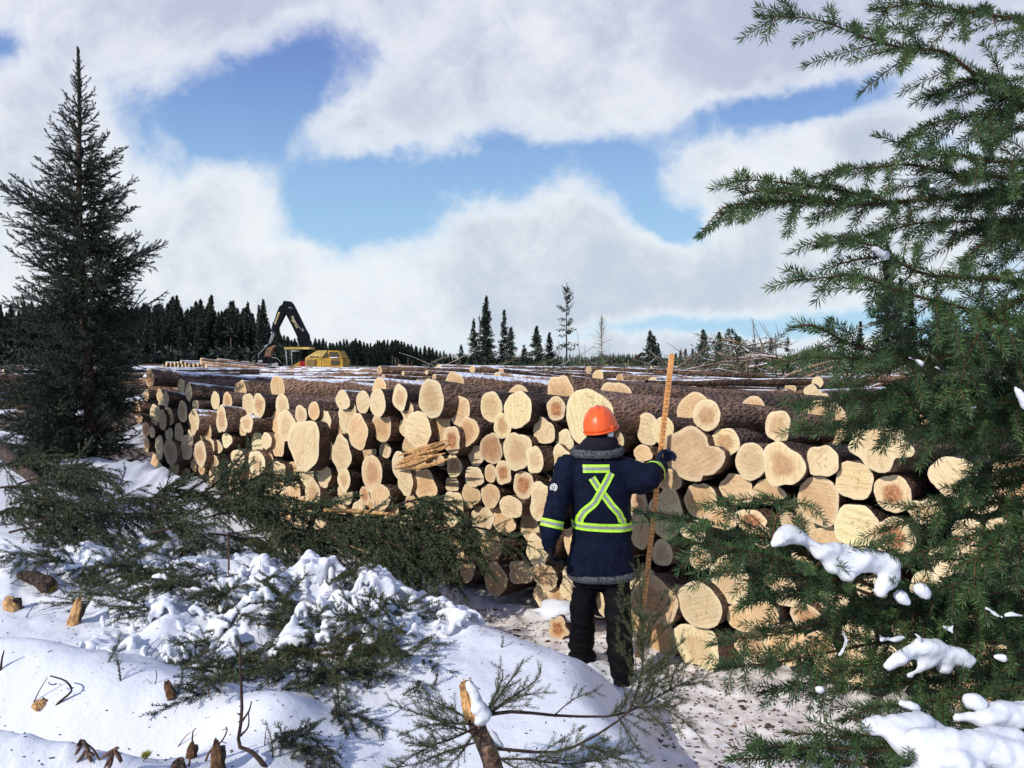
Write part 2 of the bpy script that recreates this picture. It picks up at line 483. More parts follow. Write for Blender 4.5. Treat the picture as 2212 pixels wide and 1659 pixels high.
def spray(wood, leaf, P, sp, g=rng, level=0, r0=None, plane=None):
    """clothe polyline P with needles and side shoots; side shoots lie near one plane, as on a spruce bough"""
    P = np.asarray(P, float); seg = np.linalg.norm(np.diff(P, axis=0), axis=1); L = seg.sum()
    cum = np.concatenate([[0], np.cumsum(seg)])
    r0 = r0 if r0 is not None else sp.wood * (1 + 5 * L)
    rr = np.linspace(r0, sp.wood * .6, len(P))
    tube(wood, P, rr, 4 if level else 5, 0, False)
    br = .46 + .55 * (g.random() - .5) + .12 * level
    # needles on the outer part of the axis
    s0 = sp.bare if level == 0 else 0.0
    def pt(s):
        q = s * L; i = min(np.searchsorted(cum, q, 'right') - 1, len(P) - 2); f = (q - cum[i]) / seg[i]
        return P[i] * (1 - f) + P[i + 1] * f, (P[i + 1] - P[i]) / seg[i]
    Q = np.array([pt(s0 + (1 - s0) * k / 8)[0] for k in range(9)]) if L > .1 else P
    needles(leaf, Q, int(sp.dens * L * (1 - s0)), sp.ln, sp.wd, sp.ang, .18, g, br)
    if level >= sp.depth or L < sp.sub * 2: return
    n = max(1, int(L * (1 - s0) / (sp.spacing * (1 + .25 * level))))
    for k in range(n):
        s = s0 + (1 - s0) * (k + .3 + .5 * g.random()) / n
        if s > .97: continue
        p, T = pt(s)
        up = np.array([0, 0, 1.0]) if plane is None else plane
        S = np.cross(T, up)
        if np.linalg.norm(S) < .2: S = np.cross(T, np.array([0, 1.0, 0]))
        S /= np.linalg.norm(S); U = np.cross(S, T)
        for sgn in ((-1, 1) if g.random() < .8 else (g.choice([-1, 1]),)):
            l = min(sp.maxside, sp.side * (L * (1 - s) + .05 * L)) * (.65 + .5 * g.random())
            if level: l *= .8
            if l < sp.minside: l = sp.minside * (.8 + .5 * g.random())
            ro = g.normal() * sp.roll
            d = T * .72 + sgn * .72 * (S * math.cos(ro) + U * math.sin(ro))
            d = d + np.array([0, 0, -.12 * sp.droop / .15]) 
            C = curve(p, d, l, 5, sp.droop * (.4 + 1.2 * g.random()), T * .35, .05, g)
            if g.random() < sp.dead:
                tube(wood, C, np.linspace(sp.wood * 1.2, sp.wood * .4, 5), 4, 0, False); continue
            spray(wood, leaf, C, sp, g, level + 1, sp.wood * (.8 + 2 * l), plane)
# ------------------------------------------------------------------ log pile
TONE = {'p': (.77, .61, .365), 'g': (.77, .62, .40), 't': (.68, .43, .22), 'y': (.79, .62, .33), 'd': (.28, .14, .07), 'r': (.70, .50, .29), 'n': (.52, .32, .17)}
WORD = {'p': 'pale', 'g': 'greyish', 't': 'tan', 'y': 'yellowish', 'd': 'dark brown', 'r': 'red-hearted', 'n': 'brown'}
CROP = {5: (300, 700, .31646), 6: (900, 850, .27125), 7: (1300, 850, .22604), 8: (1700, 850, .38879), 4: (1280, 960, .57866)}
# crop, x, y, w, h, tone, then options: s=outline seed shape ('n' notched, 'w' wavy, 'k' peanut, 'q' pear), o=set forward(+)/back(-) m, z=axis azimuth
ENDS = """
5 237 775 62 132 d z60|5 485 835 52 105 g|5 543 885 52 135 g z66|5 315 910 50 90 t o-.2|5 362 943 48 122 g z60|5 325 985 40 100 g o-.1|5 298 1055 45 120 g|5 337 1107 60 150 g o.05
5 387 1083 65 155 g|5 495 1040 72 165 g|5 598 985 46 75 p|5 545 1140 40 110 t o-.1|5 587 1115 72 190 p o.12 z62|5 205 1180 55 110 d|5 255 1202 42 90 g|5 313 1175 35 60 g o-.1|5 390 1220 58 110 g|5 465 1200 65 140 g q
5 655 1237 35 62 p|5 693 1192 55 150 t|5 553 1253 48 120 g o.05|5 327 1232 40 70 d o-.15|5 313 1320 62 185 g|5 210 1298 40 120 d|5 265 1305 35 110 d o-.1|5 400 1360 95 200 g o.05|5 527 1325 85 195 g|5 633 1372 95 195 g o.1
5 718 1315 52 120 g|5 775 1320 70 95 p o-.05|5 585 1462 50 90 t|5 645 1495 50 80 t|5 803 1103 80 205 p o.08 z58|5 1003 1135 92 140 p z58|5 845 1265 80 110 p|5 1158 1270 75 130 p|5 1315 1155 140 240 p o-.05|5 1430 1065 88 145 p q|5 1533 1035 85 140 t o.05
5 1618 1118 92 170 p|5 1455 1300 235 390 p o.15|5 1250 1300 95 190 t o-.05|5 1760 950 110 140 p z58|5 1920 965 105 170 p|5 2036 972 118 215 p o.1|5 1800 1080 140 240 p k o-.05|5 1880 1200 145 270 t o.1|5 2070 1155 140 240 t|5 1733 1185 90 140 p o-.1
5 2095 1345 90 120 g o-.1|5 1645 1340 85 165 t|5 1750 1375 140 280 p|5 1990 1520 155 270 t q|5 1770 1575 95 180 p|5 1610 1545 110 170 p o-.05|5 1080 1445 120 210 p|5 745 1430 80 90 p|5 930 1410 100 140 p|5 890 1500 90 100 p o-.1|5 1370 1490 100 110 t o-.1|5 1260 1500 90 130 p|5 130 1020 60 110 d|5 150 1090 50 90 d|5 1180 1430 70 110 n o-.1
6 368 530 125 235 p o.05|6 437 660 105 190 p|6 658 540 215 350 y o.15 z56|6 535 825 218 335 p q o.1|6 760 805 150 260 t w|6 915 650 182 275 t q z58|6 848 925 152 245 r o.12|6 1003 838 165 255 t q o.05|6 1210 615 188 270 y|6 1310 790 148 220 y q
6 1455 645 232 340 y o.12|6 1808 632 160 220 r|6 1690 835 185 235 p q|6 1885 930 155 190 p o-.05|6 1210 1003 195 270 d|6 1450 1025 235 360 y o.1|6 1612 1105 150 245 p o.12|6 1070 1068 130 200 g o-.05|6 235 1015 105 140 g o-.15|6 455 980 120 200 t o-.1
6 357 1150 120 235 g|6 868 1163 137 200 p|6 420 1303 128 260 p o.05|6 600 1340 178 320 t w|6 185 1450 165 270 t|6 45 1435 90 155 t o-.05|6 850 1330 130 130 p o-.1|6 1053 1260 165 180 p|6 1203 1230 100 165 t|6 1322 1222 150 205 r|6 1508 1335 180 250 r o.05
6 1690 1305 200 170 t o-.15|6 1860 1140 170 320 p k|6 1670 1495 205 350 p k o.05|6 1390 1540 260 200 p|6 730 1110 170 110 p o-.05|6 560 1150 130 110 t o-.1|6 625 1590 110 110 t|6 100 1520 70 120 t o-.05|6 20 1560 70 70 p|6 300 1560 110 140 t o-.1
7 760 850 500 590 y o.05 z56|7 1060 1110 170 240 p o-.05|7 1360 1255 285 175 t o-.15|7 1580 1000 235 290 y|7 1900 1265 590 600 n n o.1|7 2065 832 300 320 p o.05 z58|7 1665 1555 230 230 t
8 630 555 160 195 p z58|8 295 655 165 178 y|8 455 780 185 235 p|8 660 803 250 275 y o.1|8 918 778 200 195 p o.05|8 1280 675 365 295 p w z56 o.1|8 1120 903 237 240 y|8 1368 987 232 232 r|8 1755 880 290 260 p|8 365 958 205 190 t o-.05
8 565 975 185 150 t o-.05|8 890 1030 255 300 n q|8 135 1035 200 225 n|8 265 1150 190 145 t|8 455 1165 200 150 r|8 1135 1200 290 270 y|8 1365 1268 275 245 r o.05|8 930 1290 210 180 t o-.05|8 1570 1100 200 160 p|8 1930 1040 220 150 p|8 520 1265 160 130 p
8 130 1400 140 150 p|8 320 1540 240 310 p|8 610 1550 150 100 t|8 1700 1420 200 190 p|8 1850 1230 190 160 p|8 1900 1400 150 130 t|8 2060 1230 190 170 p|8 90 1230 150 130 p
4 612 935 190 195 n o.12|4 810 955 178 195 p o.1|4 650 730 82 115 p|4 800 1140 190 200 p o.05|4 650 1105 125 175 n|4 990 1010 125 110 t|4 1085 990 135 120 t|4 1265 1000 130 100 t|4 555 640 75 150 t|4 665 560 140 200 p|4 548 530 70 150 t o-.05
4 140 830 130 105 t o-.05|4 35 815 95 100 t o-.08|4 110 720 95 130 p o-.05|4 590 830 60 60 p o-.1|4 1180 900 120 120 p|4 1390 930 120 130 p|4 1560 900 130 130 p|4 1790 870 140 120 p|4 2150 930 130 110 p|4 1950 760 130 130 p|4 1330 1130 130 120 t|4 1500 1080 140 130 p|4 1700 1040 150 140 p|4 1950 1000 140 130 p|4 1640 1200 150 130 p|4 1830 1250 150 140 t|4 2080 1180 150 150 p
"""
def parse_ends():
    out = []
    for e in ENDS.replace('\n', '|').split('|'):
        w = e.split()
        if not w: continue
        ox, oy, k = CROP[int(w[0])]
        sx, sy, sw, sh = [float(q) for q in w[1:5]]
        d = dict(u=(ox + sx * k) * .8640625, v=(oy + sy * k) * .8640625, w=sw * k * .8640625, h=sh * k * .8640625, tone=w[5], o=0.0, z=None, shape='')
        for q in w[6:]:
            if q[0] == 'o' : d['o'] = float(q[1:])
            elif q[0] == 'z': d['z'] = float(q[1:])
            else: d['shape'] = q
        out.append(d)
    return out

def on_face(u, v, off=0.0):
    """point where the line of sight meets the face plane shifted `off` metres towards the road"""
    r = ray(u, v); o = np.array([0, 0, EYE]); q = P0 - AX * off
    k = np.dot(AX, q - o) / np.dot(AX, r)
    return o + r * k

LOGN = 0
def make_log(P, a, b, tone, az=41, tilt=-3, L=7.0, shape='', seed=0, label=None, group=None, face_az=41, snow=False, both=False, heart=None, taper=.42, name='log', far=False, into=None):
    """P: centre of the cut end (world); a,b: half width (along the face) and half height; the barrel runs away along azimuth az"""
    g = np.random.default_rng(1000 + seed)
    k = 36 if not far else 14
    th = np.arange(k) * 2 * math.pi / k
    n = sum(g.normal() * amp * np.cos(m * th + g.random() * 6.3) for m, amp in ((2, .035), (3, .05), (4, .035), (5, .028), (7, .018), (11, .008), (16, .006)))
    rad = 1 + n
    if shape == 'n': rad = rad - .30 * np.exp(-((np.angle(np.exp(1j * (th - .55)))) / .20) ** 2) - .22 * np.exp(-((np.angle(np.exp(1j * (th + 1.0)))) / .16) ** 2) + .10 * np.cos(2 * th + .5)
    if shape == 'w': rad = rad + .09 * np.cos(5 * th + 1) + .06 * np.cos(7 * th + 2)
    if shape == 'k': rad = rad - .16 * np.exp(-(np.sin(th - .2) / .35) ** 2) + .05
    if shape == 'q': rad = rad + .17 * np.exp(-((np.angle(np.exp(1j * (th + 1.5 + .5 * g.normal())))) / .38) ** 2)
    fz = R(face_az); nrm = np.array([math.sin(fz), math.cos(fz), 0]); tr = np.array([math.cos(fz), -math.sin(fz), 0])   # into the pile; to the right
    ax = np.array([math.sin(R(az)) * math.cos(R(tilt)), math.cos(R(az)) * math.cos(R(tilt)), math.sin(R(tilt))])
    m = (a + b) / 2 * .92
    if shape or abs(a - b) > .25 * m: pass
    ss = np.array([0, .04, .15, .4, .9, 1.8, 3.2, 5.0, 7.5, 10.5, 14]); ss = np.concatenate([ss[ss < L - .3], [L]])
    W = []; tint = []
    circ = 1 + .3 * n
    bendv = g.normal(size=2) * .012
    r_in = min(a, b) * .96
    for s in ss:
        f = smooth(0, .75, s)
        tp = 1 - taper * (s / max(L, 1.0))
        ra = (a * (1 - f) + r_in * f) * tp; rb = (b * (1 - f) + r_in * f) * tp
        q = rad * (1 - f) + (circ + .02 * g.normal(size=k)) * f
        c = ax * s + np.array([0, 0, 1.0]) * bendv[0] * math.sin(s * .5) * 2 + tr * bendv[1] * math.sin(s * .4) * 2
        W.append(c + np.outer(np.cos(th) * ra * q, tr) + np.outer(np.sin(th) * rb * q, [0, 0, 1.0]))
    W = np.array(W); nr = len(ss)
    if into:
        P = np.asarray(P); kk = np.arange(k); V = W + P
        into[0].add(V.reshape(-1, 3), ringfaces(nr, k)[:, ::-1], None, 0, g.random())
        into[1].add(np.vstack([V[0] - nrm * .004, V[0].mean(0) - nrm * .006]), None, np.stack([np.roll(kk, -1), kk, np.full(k, k)], 1), 0, np.concatenate([np.ones(k), [0]]))
        return None
    root = empty(name, P, label, 'log', group)
    bb = Buf(); bb.add(W.reshape(-1, 3), ringfaces(nr, k)[:, ::-1], None, 0, g.random())
    if not both:
        kk = np.arange(k); bb.add(np.vstack([W[-1], W[-1].mean(0)]), None, np.stack([kk, np.roll(kk, -1), np.full(k, k)], 1), 0, .5)
    mt = M['bark_snow'] if snow else M['bark']
    if far: mt = M['bark_far']
    ob = bb.build('bark', mt, root)
    # cut end(s)
    def disc(ring, sgn, nm='cut_end'):
        c = ring.mean(0); cb = Buf(); rr = [0, .35, .65, .88, .965, 1.0]
        rows = []; tn = []
        for ri in rr[1:]:
            dz = .004 * g.normal(size=(k, 1)) * (ri < .99)
            rows.append(c + (ring - c) * ri + nrm * sgn * (.004 + dz * .25)); tn.append(np.full(k, ri))
        # ragged fringe of fibres at the rim
        fr = 1.0 + .012 * g.random((k, 1)); rows[-1] = c + (ring - c) * fr + nrm * sgn * .002
        V = np.vstack(rows + [c[None] + nrm * sgn * .006]); t = np.concatenate(tn + [[0]])
        f4 = ringfaces(len(rows), k); kk = np.arange(k); f3 = np.stack([np.roll(kk, -1), kk, np.full(k, len(V) - 1)], 1)
        cb.add(V, f4, f3, 0, t)
        oc = cb.build(nm, M['cut'], root, smooth_=True)
        at_ = oc.data.attributes.new('heart', 'FLOAT', 'POINT')
        h = heart if heart is not None else (.95 if tone == 'r' else (.5 if tone == 'd' else float(g.random() < .34) * g.uniform(.15, .6)))
        at_.data.foreach_set('value', np.full(len(V), h, np.float32))
        cvar = 1.02 + .13 * float(np.clip(g.normal(), -2, 1.4)); gm = .45 * g.random() ** 3
        c3 = [min(.80, max(.04, (x * (1 - gm) + q_ * gm) * cvar)) for x, q_ in zip(TONE[tone], (.42, .33, .24))]
        oc.color = (*c3, 1)
    disc(W[0], -1)
    if both: disc(W[-1], 1)
    return root

# ---- described by what it lies next to
MARKS = [(1297, 905, 'the orange hard hat'), (657, 960, 'the huge oval butt end'), (925, 978, 'the torn splintered slab'), (1500, 945, 'the notched brown butt'),
         (1900, 965, 'the wavy-edged butt'), (1930, 1068, 'the end ringed with red'), (1062, 962, 'the dark rotten end'), (1119, 886, 'the big yellow end'),
         (1202, 1120, "the worker's left elbow"), (1388, 1400, 'the stick foot'), (470, 905, 'the narrow bright end'), (330, 815, 'the dark top corner butt'),
         (1512, 1312, "the oval by the shins"), (1505, 1400, 'the lowest pale end'), (2060, 1030, 'the large round end far right'), (1800, 1180, 'the snow on the bough'),
         (820, 1010, 'the egg-shaped tan end'), (1700, 920, 'the upper right end'), (1460, 1180, 'the small stick-side end')]
DIRS = ['right of', 'up and right of', 'above', 'up and left of', 'left of', 'down and left of', 'below', 'down and right of']
ORD = ['', 'second ', 'third ', 'fourth ', 'fifth ', 'sixth ', 'seventh ', 'eighth ', 'ninth ', 'tenth ', 'eleventh ', 'twelfth ', 'thirteenth ', 'fourteenth ', 'fifteenth ', 'sixteenth ', 'seventeenth ', 'eighteenth ', 'nineteenth ', 'twentieth '] + ['farthest '] * 30
FIXED = {(5, 1455): 'huge pale oval butt end, the largest on the left half of the pile', (7, 1900): 'large notched brown butt end just right of the measuring stick', (8, 1280): 'broad pale butt end with a wavy edge under the right spruce bough',
         (8, 1368): 'round pale log end with a ring of dark red', (6, 1210): 'dark reddish-brown rotten log end amid pale ends', (7, 760): 'very large pale end directly behind the orange hard hat', (6, 658): 'tall yellow-centred oval end at the top edge of the pile',
         (5, 237): 'dark weathered butt at the top left corner of the pile', (5, 587): 'bright narrow oval end standing out at the far left', (8, 890): 'tall brown shield-shaped end above the snowy bough', (6, 1808): 'small end with brick-red heart left of the hard hat'}

def make_pile():
    es = parse_ends()
    for e in es:
        e['P'] = on_face(e['u'], e['v'], e['o']); Y = e['P'][1]; X = e['P'][0]
        du = FU * (-TL[0] * Y - X * (-TL[1])) / Y ** 2
        e['b'] = e['h'] / 2 * Y / FU * 1.05; e['a'] = max(e['b'] * .55, min(e['b'] * 1.35, e['w'] / 2 / du * 1.06))
        d, t = face_dt(X, Y); e['t'] = float(t); e['zz'] = e['P'][2]
    fixed = {}
    for key, lab in FIXED.items():
        ox, oy, k = CROP[key[0]]; uu = (ox + key[1] * k) * .8640625
        i = min(range(len(es)), key=lambda j: abs(es[j]['u'] - uu)); fixed[i] = lab
    # fill the hidden and recessed places
    g = np.random.default_rng(5)
    occ = [(e['t'], e['zz'], e['a'], e['b']) for e in es]
    fills = []
    for _ in range(20000):
        t = g.uniform(-2.7, 8.6); r = .13 if _ < 3000 else .105 if _ < 6000 else .08 if _ < 10000 else g.choice([.045, .055, .065]); 
        top = 1.70 - .05 * (t < 0); z0 = gz(*(P0 + TL * t - AX * .3)[:2])
        z = g.uniform(max(0.02, z0 - .15) + r, top - r)
        if all(((t - o[0]) / (o[2] + r * .86)) ** 2 + ((z - o[1]) / (o[3] + r * .86)) ** 2 > 1 for o in occ):
            occ.append((t, z, r, r)); fills.append((t, z, r))
        if len(fills) >= 110: break
    for i, (t, z, r) in enumerate(fills):
        rec = g.uniform(.02, .26); p = P0 + TL * t + AX * rec; p = np.array([p[0], p[1], z])
        u = CU + p[0] / p[1] * FU; v = HOR + (EYE - z) / p[1] * FU
        es.append(dict(u=u, v=v, P=p, a=r, b=r * g.uniform(.95, 1.15), tone=g.choice(list('ptgntp')), o=-rec, z=None, shape='', t=t, zz=z, fill=True))
    # words for size by rank
    sz = np.array([e['b'] * e['a'] for e in es]); rk = sz.argsort().argsort() / len(es)
    used = {}
    cells = {}
    for i, e in enumerate(es):
        j = min(range(len(MARKS)), key=lambda q: (MARKS[q][0] - e['u']) ** 2 + (MARKS[q][1] - e['v']) ** 2)
        ang = math.atan2(MARKS[j][1] - e['v'], e['u'] - MARKS[j][0])
        dd = int(round(ang / (math.pi / 4))) % 8
        dist = math.hypot(MARKS[j][0] - e['u'], MARKS[j][1] - e['v'])
        cells.setdefault((j, dd), []).append((dist, i))
    for (j, dd), lst in cells.items():
        lst.sort()
        for n, (dist, i) in enumerate(lst):
            e = es[i]; w = 'small' if rk[i] < .33 else ('medium' if rk[i] < .72 else 'thick')
            ad = ' recessed' if e.get('fill') else ''
            e['label'] = f"{w} {WORD[e['tone']]}{ad} end, {ORD[n]}{'' if n else 'nearest '}{DIRS[dd]} {MARKS[j][2]}"
    for i, lab in fixed.items(): es[i]['label'] = lab
    for i, e in enumerate(es):
        top = e['z'] is not None
        az = e['z'] if top else 41 + g.normal() * 2.5
        tilt = (-4.6 + g.normal() * .5) if top else -3.2 + g.normal() * .8
        L = (4.4 + 1.4 * g.random()) if top else 4.5 + 3 * g.random()
        make_log(e['P'], e['a'], e['b'], e['tone'], az, tilt, L, e['shape'], i, e['label'], 'logs stacked in the roadside pile', taper=.30 if top else .45, snow=top and e['u'] < 800)
    # logs lying along the top of the pile, butts hidden among the others
    tops = [(600, 838, .15, 72, 'second'), (820, 842, .12, 70, ''), (980, 838, .15, 66, ''), (1210, 846, .14, 64, ''), (1330, 868, .165, 62, ''), (1120, 868, .15, 64, ''), (1500, 888, .14, 60, ''), (1620, 905, .15, 60, ''), (1780, 915, .16, 58, ''), (1960, 930, .15, 58, ''), (1400, 936, .13, 58, ''), (760, 872, .14, 66, ''), (1560, 925, .13, 58, ''), (430, 872, .14, 66, ''), (520, 846, .14, 70, ''), (700, 900, .13, 64, '')]
    where = ['behind the bright narrow end far left', 'right of the top left corner butt', 'behind the tall yellow-centred end', 'above the two big yellow ends', 'behind the hard hat', 'below the top edge, middle', 'crossing behind the measuring stick', 'above the upper right end',
             'behind the wavy-edged butt', 'under the green boughs far right', 'between hard hat and stick, lower', 'behind three pale ends near the middle', 'just right of the stick, lower', 'over the greyish ends far left', 'snow-streaked, left of the middle', 'behind the huge oval butt end']
    for i, (u, v, r, az, _) in enumerate(tops):
        p = on_face(u, v, -.45)
        make_log(p, r, r, 't', az, -4.6, 4.8 if u < 1250 else 6.5, '', 900 + i, 'rough dark log barrel along the pile top, ' + where[i], 'logs stacked in the roadside pile', taper=.25, snow=u < 1000)
make_pile()

# the torn slab sticking out of the pile
def make_slab():
    a = on_face(866, 1000, .10); b = on_face(968, 964, .32)
    root = empty('splintered_slab', a, 'torn splintered slab of wood jutting from the middle of the log pile', 'broken log')
    g = np.random.default_rng(3); bf = Buf(); D = b - a
    for i in range(26):
        o = np.array([0, 0, (i % 9 - 4) * .012]) + g.normal(size=3) * .012
        s0, s1 = g.uniform(-.15, .35), g.uniform(.55, 1.08)
        P = np.array([D * s + o * (1 + .5 * s) + np.array([0, 0, .02 * math.sin(3 * s + i)]) for s in np.linspace(s0, s1, 6)])
        tube(bf, P, np.array([.004, .012, .016, .016, .012, .003]) * g.uniform(.6, 1.3), 5, 0, True, g.random(), .35, i)
    bf.build('splinters', M['torn_wood'], root, smooth_=False)
    root.location = a
make_slab()

# ------------------------------------------------------------------ decks of logs behind
def row_log(u, v, Y, wpx, az, L, lab, tone='t', tilt=-1.5, snow=True, seed=0, both=False, grp='logs of the rear decks', far=True, taper=.35, name='log', into=None):
    p = at(u, v, Y); r = wpx / 2 * Y / FU
    return make_log(p, r, r, tone, az, tilt, L, '', seed, lab, grp, face_az=41, snow=snow, far=far, both=both, taper=taper, name=name, into=into)

def make_decks():
    g = np.random.default_rng(11)
    k = 0
    Y = 12.6
    names = ['nearest', 'second', 'third', 'fourth', 'fifth', 'sixth', 'seventh', 'eighth', 'ninth', 'tenth', 'eleventh', 'twelfth', 'thirteenth', 'fourteenth', 'fifteenth', 'sixteenth', 'seventeenth', 'eighteenth', 'nineteenth', 'twentieth',
             'twenty-first', 'twenty-second', 'twenty-third', 'twenty-fourth', 'twenty-fifth', 'twenty-sixth']
    while Y < 62 and k < 26:
        z = max(1.63 - .009 * (Y - 12), 1.44) + g.normal() * .03
        r = g.uniform(.10, .17) * (1 + .012 * (Y - 12))
        u0 = g.uniform(300, 430) if Y < 20 else g.uniform(240, 440); u1 = g.uniform(700, 905)
        x0 = (u0 - CU) / FU * Y; x1 = (u1 - CU) / FU * Y
        make_log(np.array([x0, Y + g.normal() * .1, z]), r, r, 't', 89 + g.normal() * 2.0, -.3 + g.normal() * .25, x1 - x0, '', 2000 + k,
                 f"snow-streaked log lying crosswise in the deck behind the pile, {names[k]} row from the front", 'crosswise logs of the deck behind the pile', face_az=75, far=True, taper=.2)
        Y *= 1.058; k += 1
    # middle second deck with sawn ends showing, C6 crop
    mid = [(180, 278, 45, 60, 'n', 18, 'rough reddish end at the left of the second deck'), (398, 308, 18, 32, 'p', 17.5, 'slender pale log below the left end of the second deck'), (615, 300, 24, 34, 'p', 17, 'slender pale log in the middle of the second deck'),
           (728, 262, 60, 60, 't', 18.5, 'frayed orange butt above the tall yellow-centred end'), (1035, 272, 40, 56, 't', 18, 'round tan end on top of the second deck, centre'), (1303, 290, 55, 48, 't', 17.5, 'frayed orange end above a pale round end'), (1265, 352, 68, 84, 'p', 16.5, 'pale round end resting on the top log, left of the hard hat'),
           (685, 342, 46, 42, 't', 16, 'small orange end touching the tall yellow-centred end'), (855, 335, 60, 40, 't', 16.5, 'broken orange end right of the tall yellow-centred end'), (530, 382, 15, 28, 'p', 15.5, 'tiny white end lying on the pile edge'), (1825, 388, 52, 56, 't', 16, 'square-looking orange end lying left above the hard hat'),
           (1950, 365, 60, 60, 'n', 17, 'shaggy brown end behind the square-looking orange one'), (1533, 390, 16, 26, 'p', 15.5, 'tiny white end right of the pale round end'), (215, 340, 55, 40, 't', 16.5, 'half-buried tan end at the lower left of the second deck'), (500, 255, 14, 24, 'p', 19, 'thin pole on the second deck, upper left'), (360, 245, 18, 30, 'p', 19.5, 'thin pole crossing the second deck top'),
           (1130, 310, 14, 16, 'p', 17, 'thin white-ended pole poking out left of two orange ends')]
    for i, (x, y, w, h, tone, Y_, lab) in enumerate(mid):
        u, v = (900 + x * .27125) * .864, (850 + y * .27125) * .864
        row_log(u, v, Y_ - 2, h * .27125 * .864 * 1.25, 74 + g.normal() * 9, 3 + 2.5 * g.random(), lab, tone, -3 + g.normal() * 2, True, 3000 + i, grp='logs of the second deck')
    for i, (x, y, h, tone, Y_, L, lab) in enumerate([(865, 400, 125, 'y', 15.5, 8, 'thick log with yellow frayed butt lying right of the hard hat'), (760, 330, 70, 'n', 16.5, 8, 'shaggy reddish butt above the yellow frayed one'), (1105, 425, 85, 't', 15, 6, 'log with star-shaped frayed butt left of the measuring stick top'),
                                                  (1180, 478, 52, 'n', 14.5, 5, 'smooth brown barkless log lying below the star-frayed one'), (940, 490, 60, 'n', 15, 5, 'broken brown stub under the yellow frayed butt'), (2030, 385, 48, 'p', 19, 7, 'slim log with hollow pale end right of the measuring stick')]):
        u, v = (1300 + x * .22604) * .864, (850 + y * .22604) * .864
        row_log(u, v, Y_ - 1.5, h * .22604 * .864 * 1.15, 78 + g.normal() * 5, L * .62, lab, tone, -2.0, True, 3100 + i, grp='logs of the second deck')
    for i, (x, y, h, tone, Y_, L, az, lab) in enumerate([(425, 312, 34, 'p', 15, 4, 80, 'short log with pale round end under the slash at right'), (875, 265, 60, 't', 17, 5, 70, 'torn orange butt rising from the slash near the snow patch'), (1110, 285, 60, 't', 16.5, 4, 75, 'broken tan stub behind the right boughs'),
                                                      (1045, 368, 40, 'y', 13, 3, 85, 'cut pole with round yellow end below the right boughs'), (655, 330, 30, 'p', 14.5, 3, 60, 'thin cut pole amid the slash')]):
        u, v = (1700 + x * .38879) * .864, (850 + y * .38879) * .864
        row_log(u, v, Y_, h * .38879 * .864, az, L, lab, tone, -2.5, False, 3200 + i, grp='logs lying in the slash')
    # small stack far left, ends towards us: dozens of ends a few pixels wide
    def heap(name, lab, cells):
        A, B = Buf(), Buf()
        for q, (u, v, Y_, px, az, L) in enumerate(cells):
            row_log(u, v, Y_, px, az, L, None, 'p', -.5, True, 4000 + q, taper=.15, into=(A, B))
        root = empty(name, (0, 0, 0), lab, 'log stack'); root['kind'] = 'stuff'
        A.build('bark', M['bark_far'], root); o = B.build('cut_end', M['cut'], root, smooth_=False); o.color = (*TONE['p'], 1)
    heap('log_stack', 'small far stack of slim snow-topped logs with pale ends below the forest',
         [(345 + c * 8.2 + r_ * 7 + g.normal() * 1.2, 797.5 - r_ * 6.0 - c * .25 + g.normal() * .8, 43, g.uniform(6.5, 9), 30 + g.normal() * 4, 4.5) for r_ in range(3) for c in range(14 - r_ * 4)])
    for i, (u, v, Y_, px, L, lab) in enumerate([(434, 777, 40, 8, 3.4, 'uppermost long brown log right of the small far stack'), (434, 784, 39.5, 9, 3.6, 'middle long brown log right of the small far stack'), (445, 791, 39, 9, 3.6, 'lowest long brown log right of the small far stack'), (470, 777, 41, 6, 2.6, 'thin pole on top of the long brown logs')]):
        row_log(u, v, Y_, px, 96, L, lab, 't', -6.5, True, 4200 + i, grp='long logs beside the small far stack', taper=.3)
    heap('log_jumble', 'jumble of short broken logs strewn over the cutover behind the pile',
         [(g.uniform(870, 1850), 775 + 1736 * (.66 - .30 * g.random() ** 2) / Y_, Y_, g.uniform(.12, .24) * FU / Y_, g.choice([-1, 1]) * g.uniform(25, 100), g.uniform(1.0, 3.2)) for Y_ in np.concatenate([g.uniform(11.5, 16, 85), g.uniform(16, 34, 85)])])
    heap('log_pile', 'pile of pale log ends glimpsed through the branches of the left spruce',
         [(-25 + c * 15.5 + g.normal() * 3, 872 - r_ * 16 + g.normal() * 3, 17.5 + c * .12, g.uniform(12, 19), 36 + g.normal() * 5, 5) for r_ in range(5) for c in range(17)])
make_decks()
# ------------------------------------------------------------------ worker
def cap_mesh(bm, p0, r0, p1, r1, seg=14):
    p0, p1 = Vector(p0), Vector(p1)
    d = p1 - p0; L = d.length
    q = d.to_track_quat('Z', 'Y').to_matrix() if L > 1e-6 else Matrix.Identity(3)
    rings = []
    prof = [(-r0 * math.cos(a), r0 * math.sin(a)) for a in np.linspace(.12, math.pi / 2, 5)] + [(L + r1 * math.sin(a), r1 * math.cos(a)) for a in np.linspace(0, math.pi / 2 - .12, 5)]
    for z, r in prof:
        rings.append([bm.verts.new(p0 + q @ Vector((r * math.cos(t), r * math.sin(t), z))) for t in np.arange(seg) * 2 * math.pi / seg])
    for a, b in zip(rings, rings[1:]):
        for i in range(seg): bm.faces.new((a[i], a[(i + 1) % seg], b[(i + 1) % seg], b[i]))
    bm.faces.new(rings[0][::-1]); bm.faces.new(rings[-1])

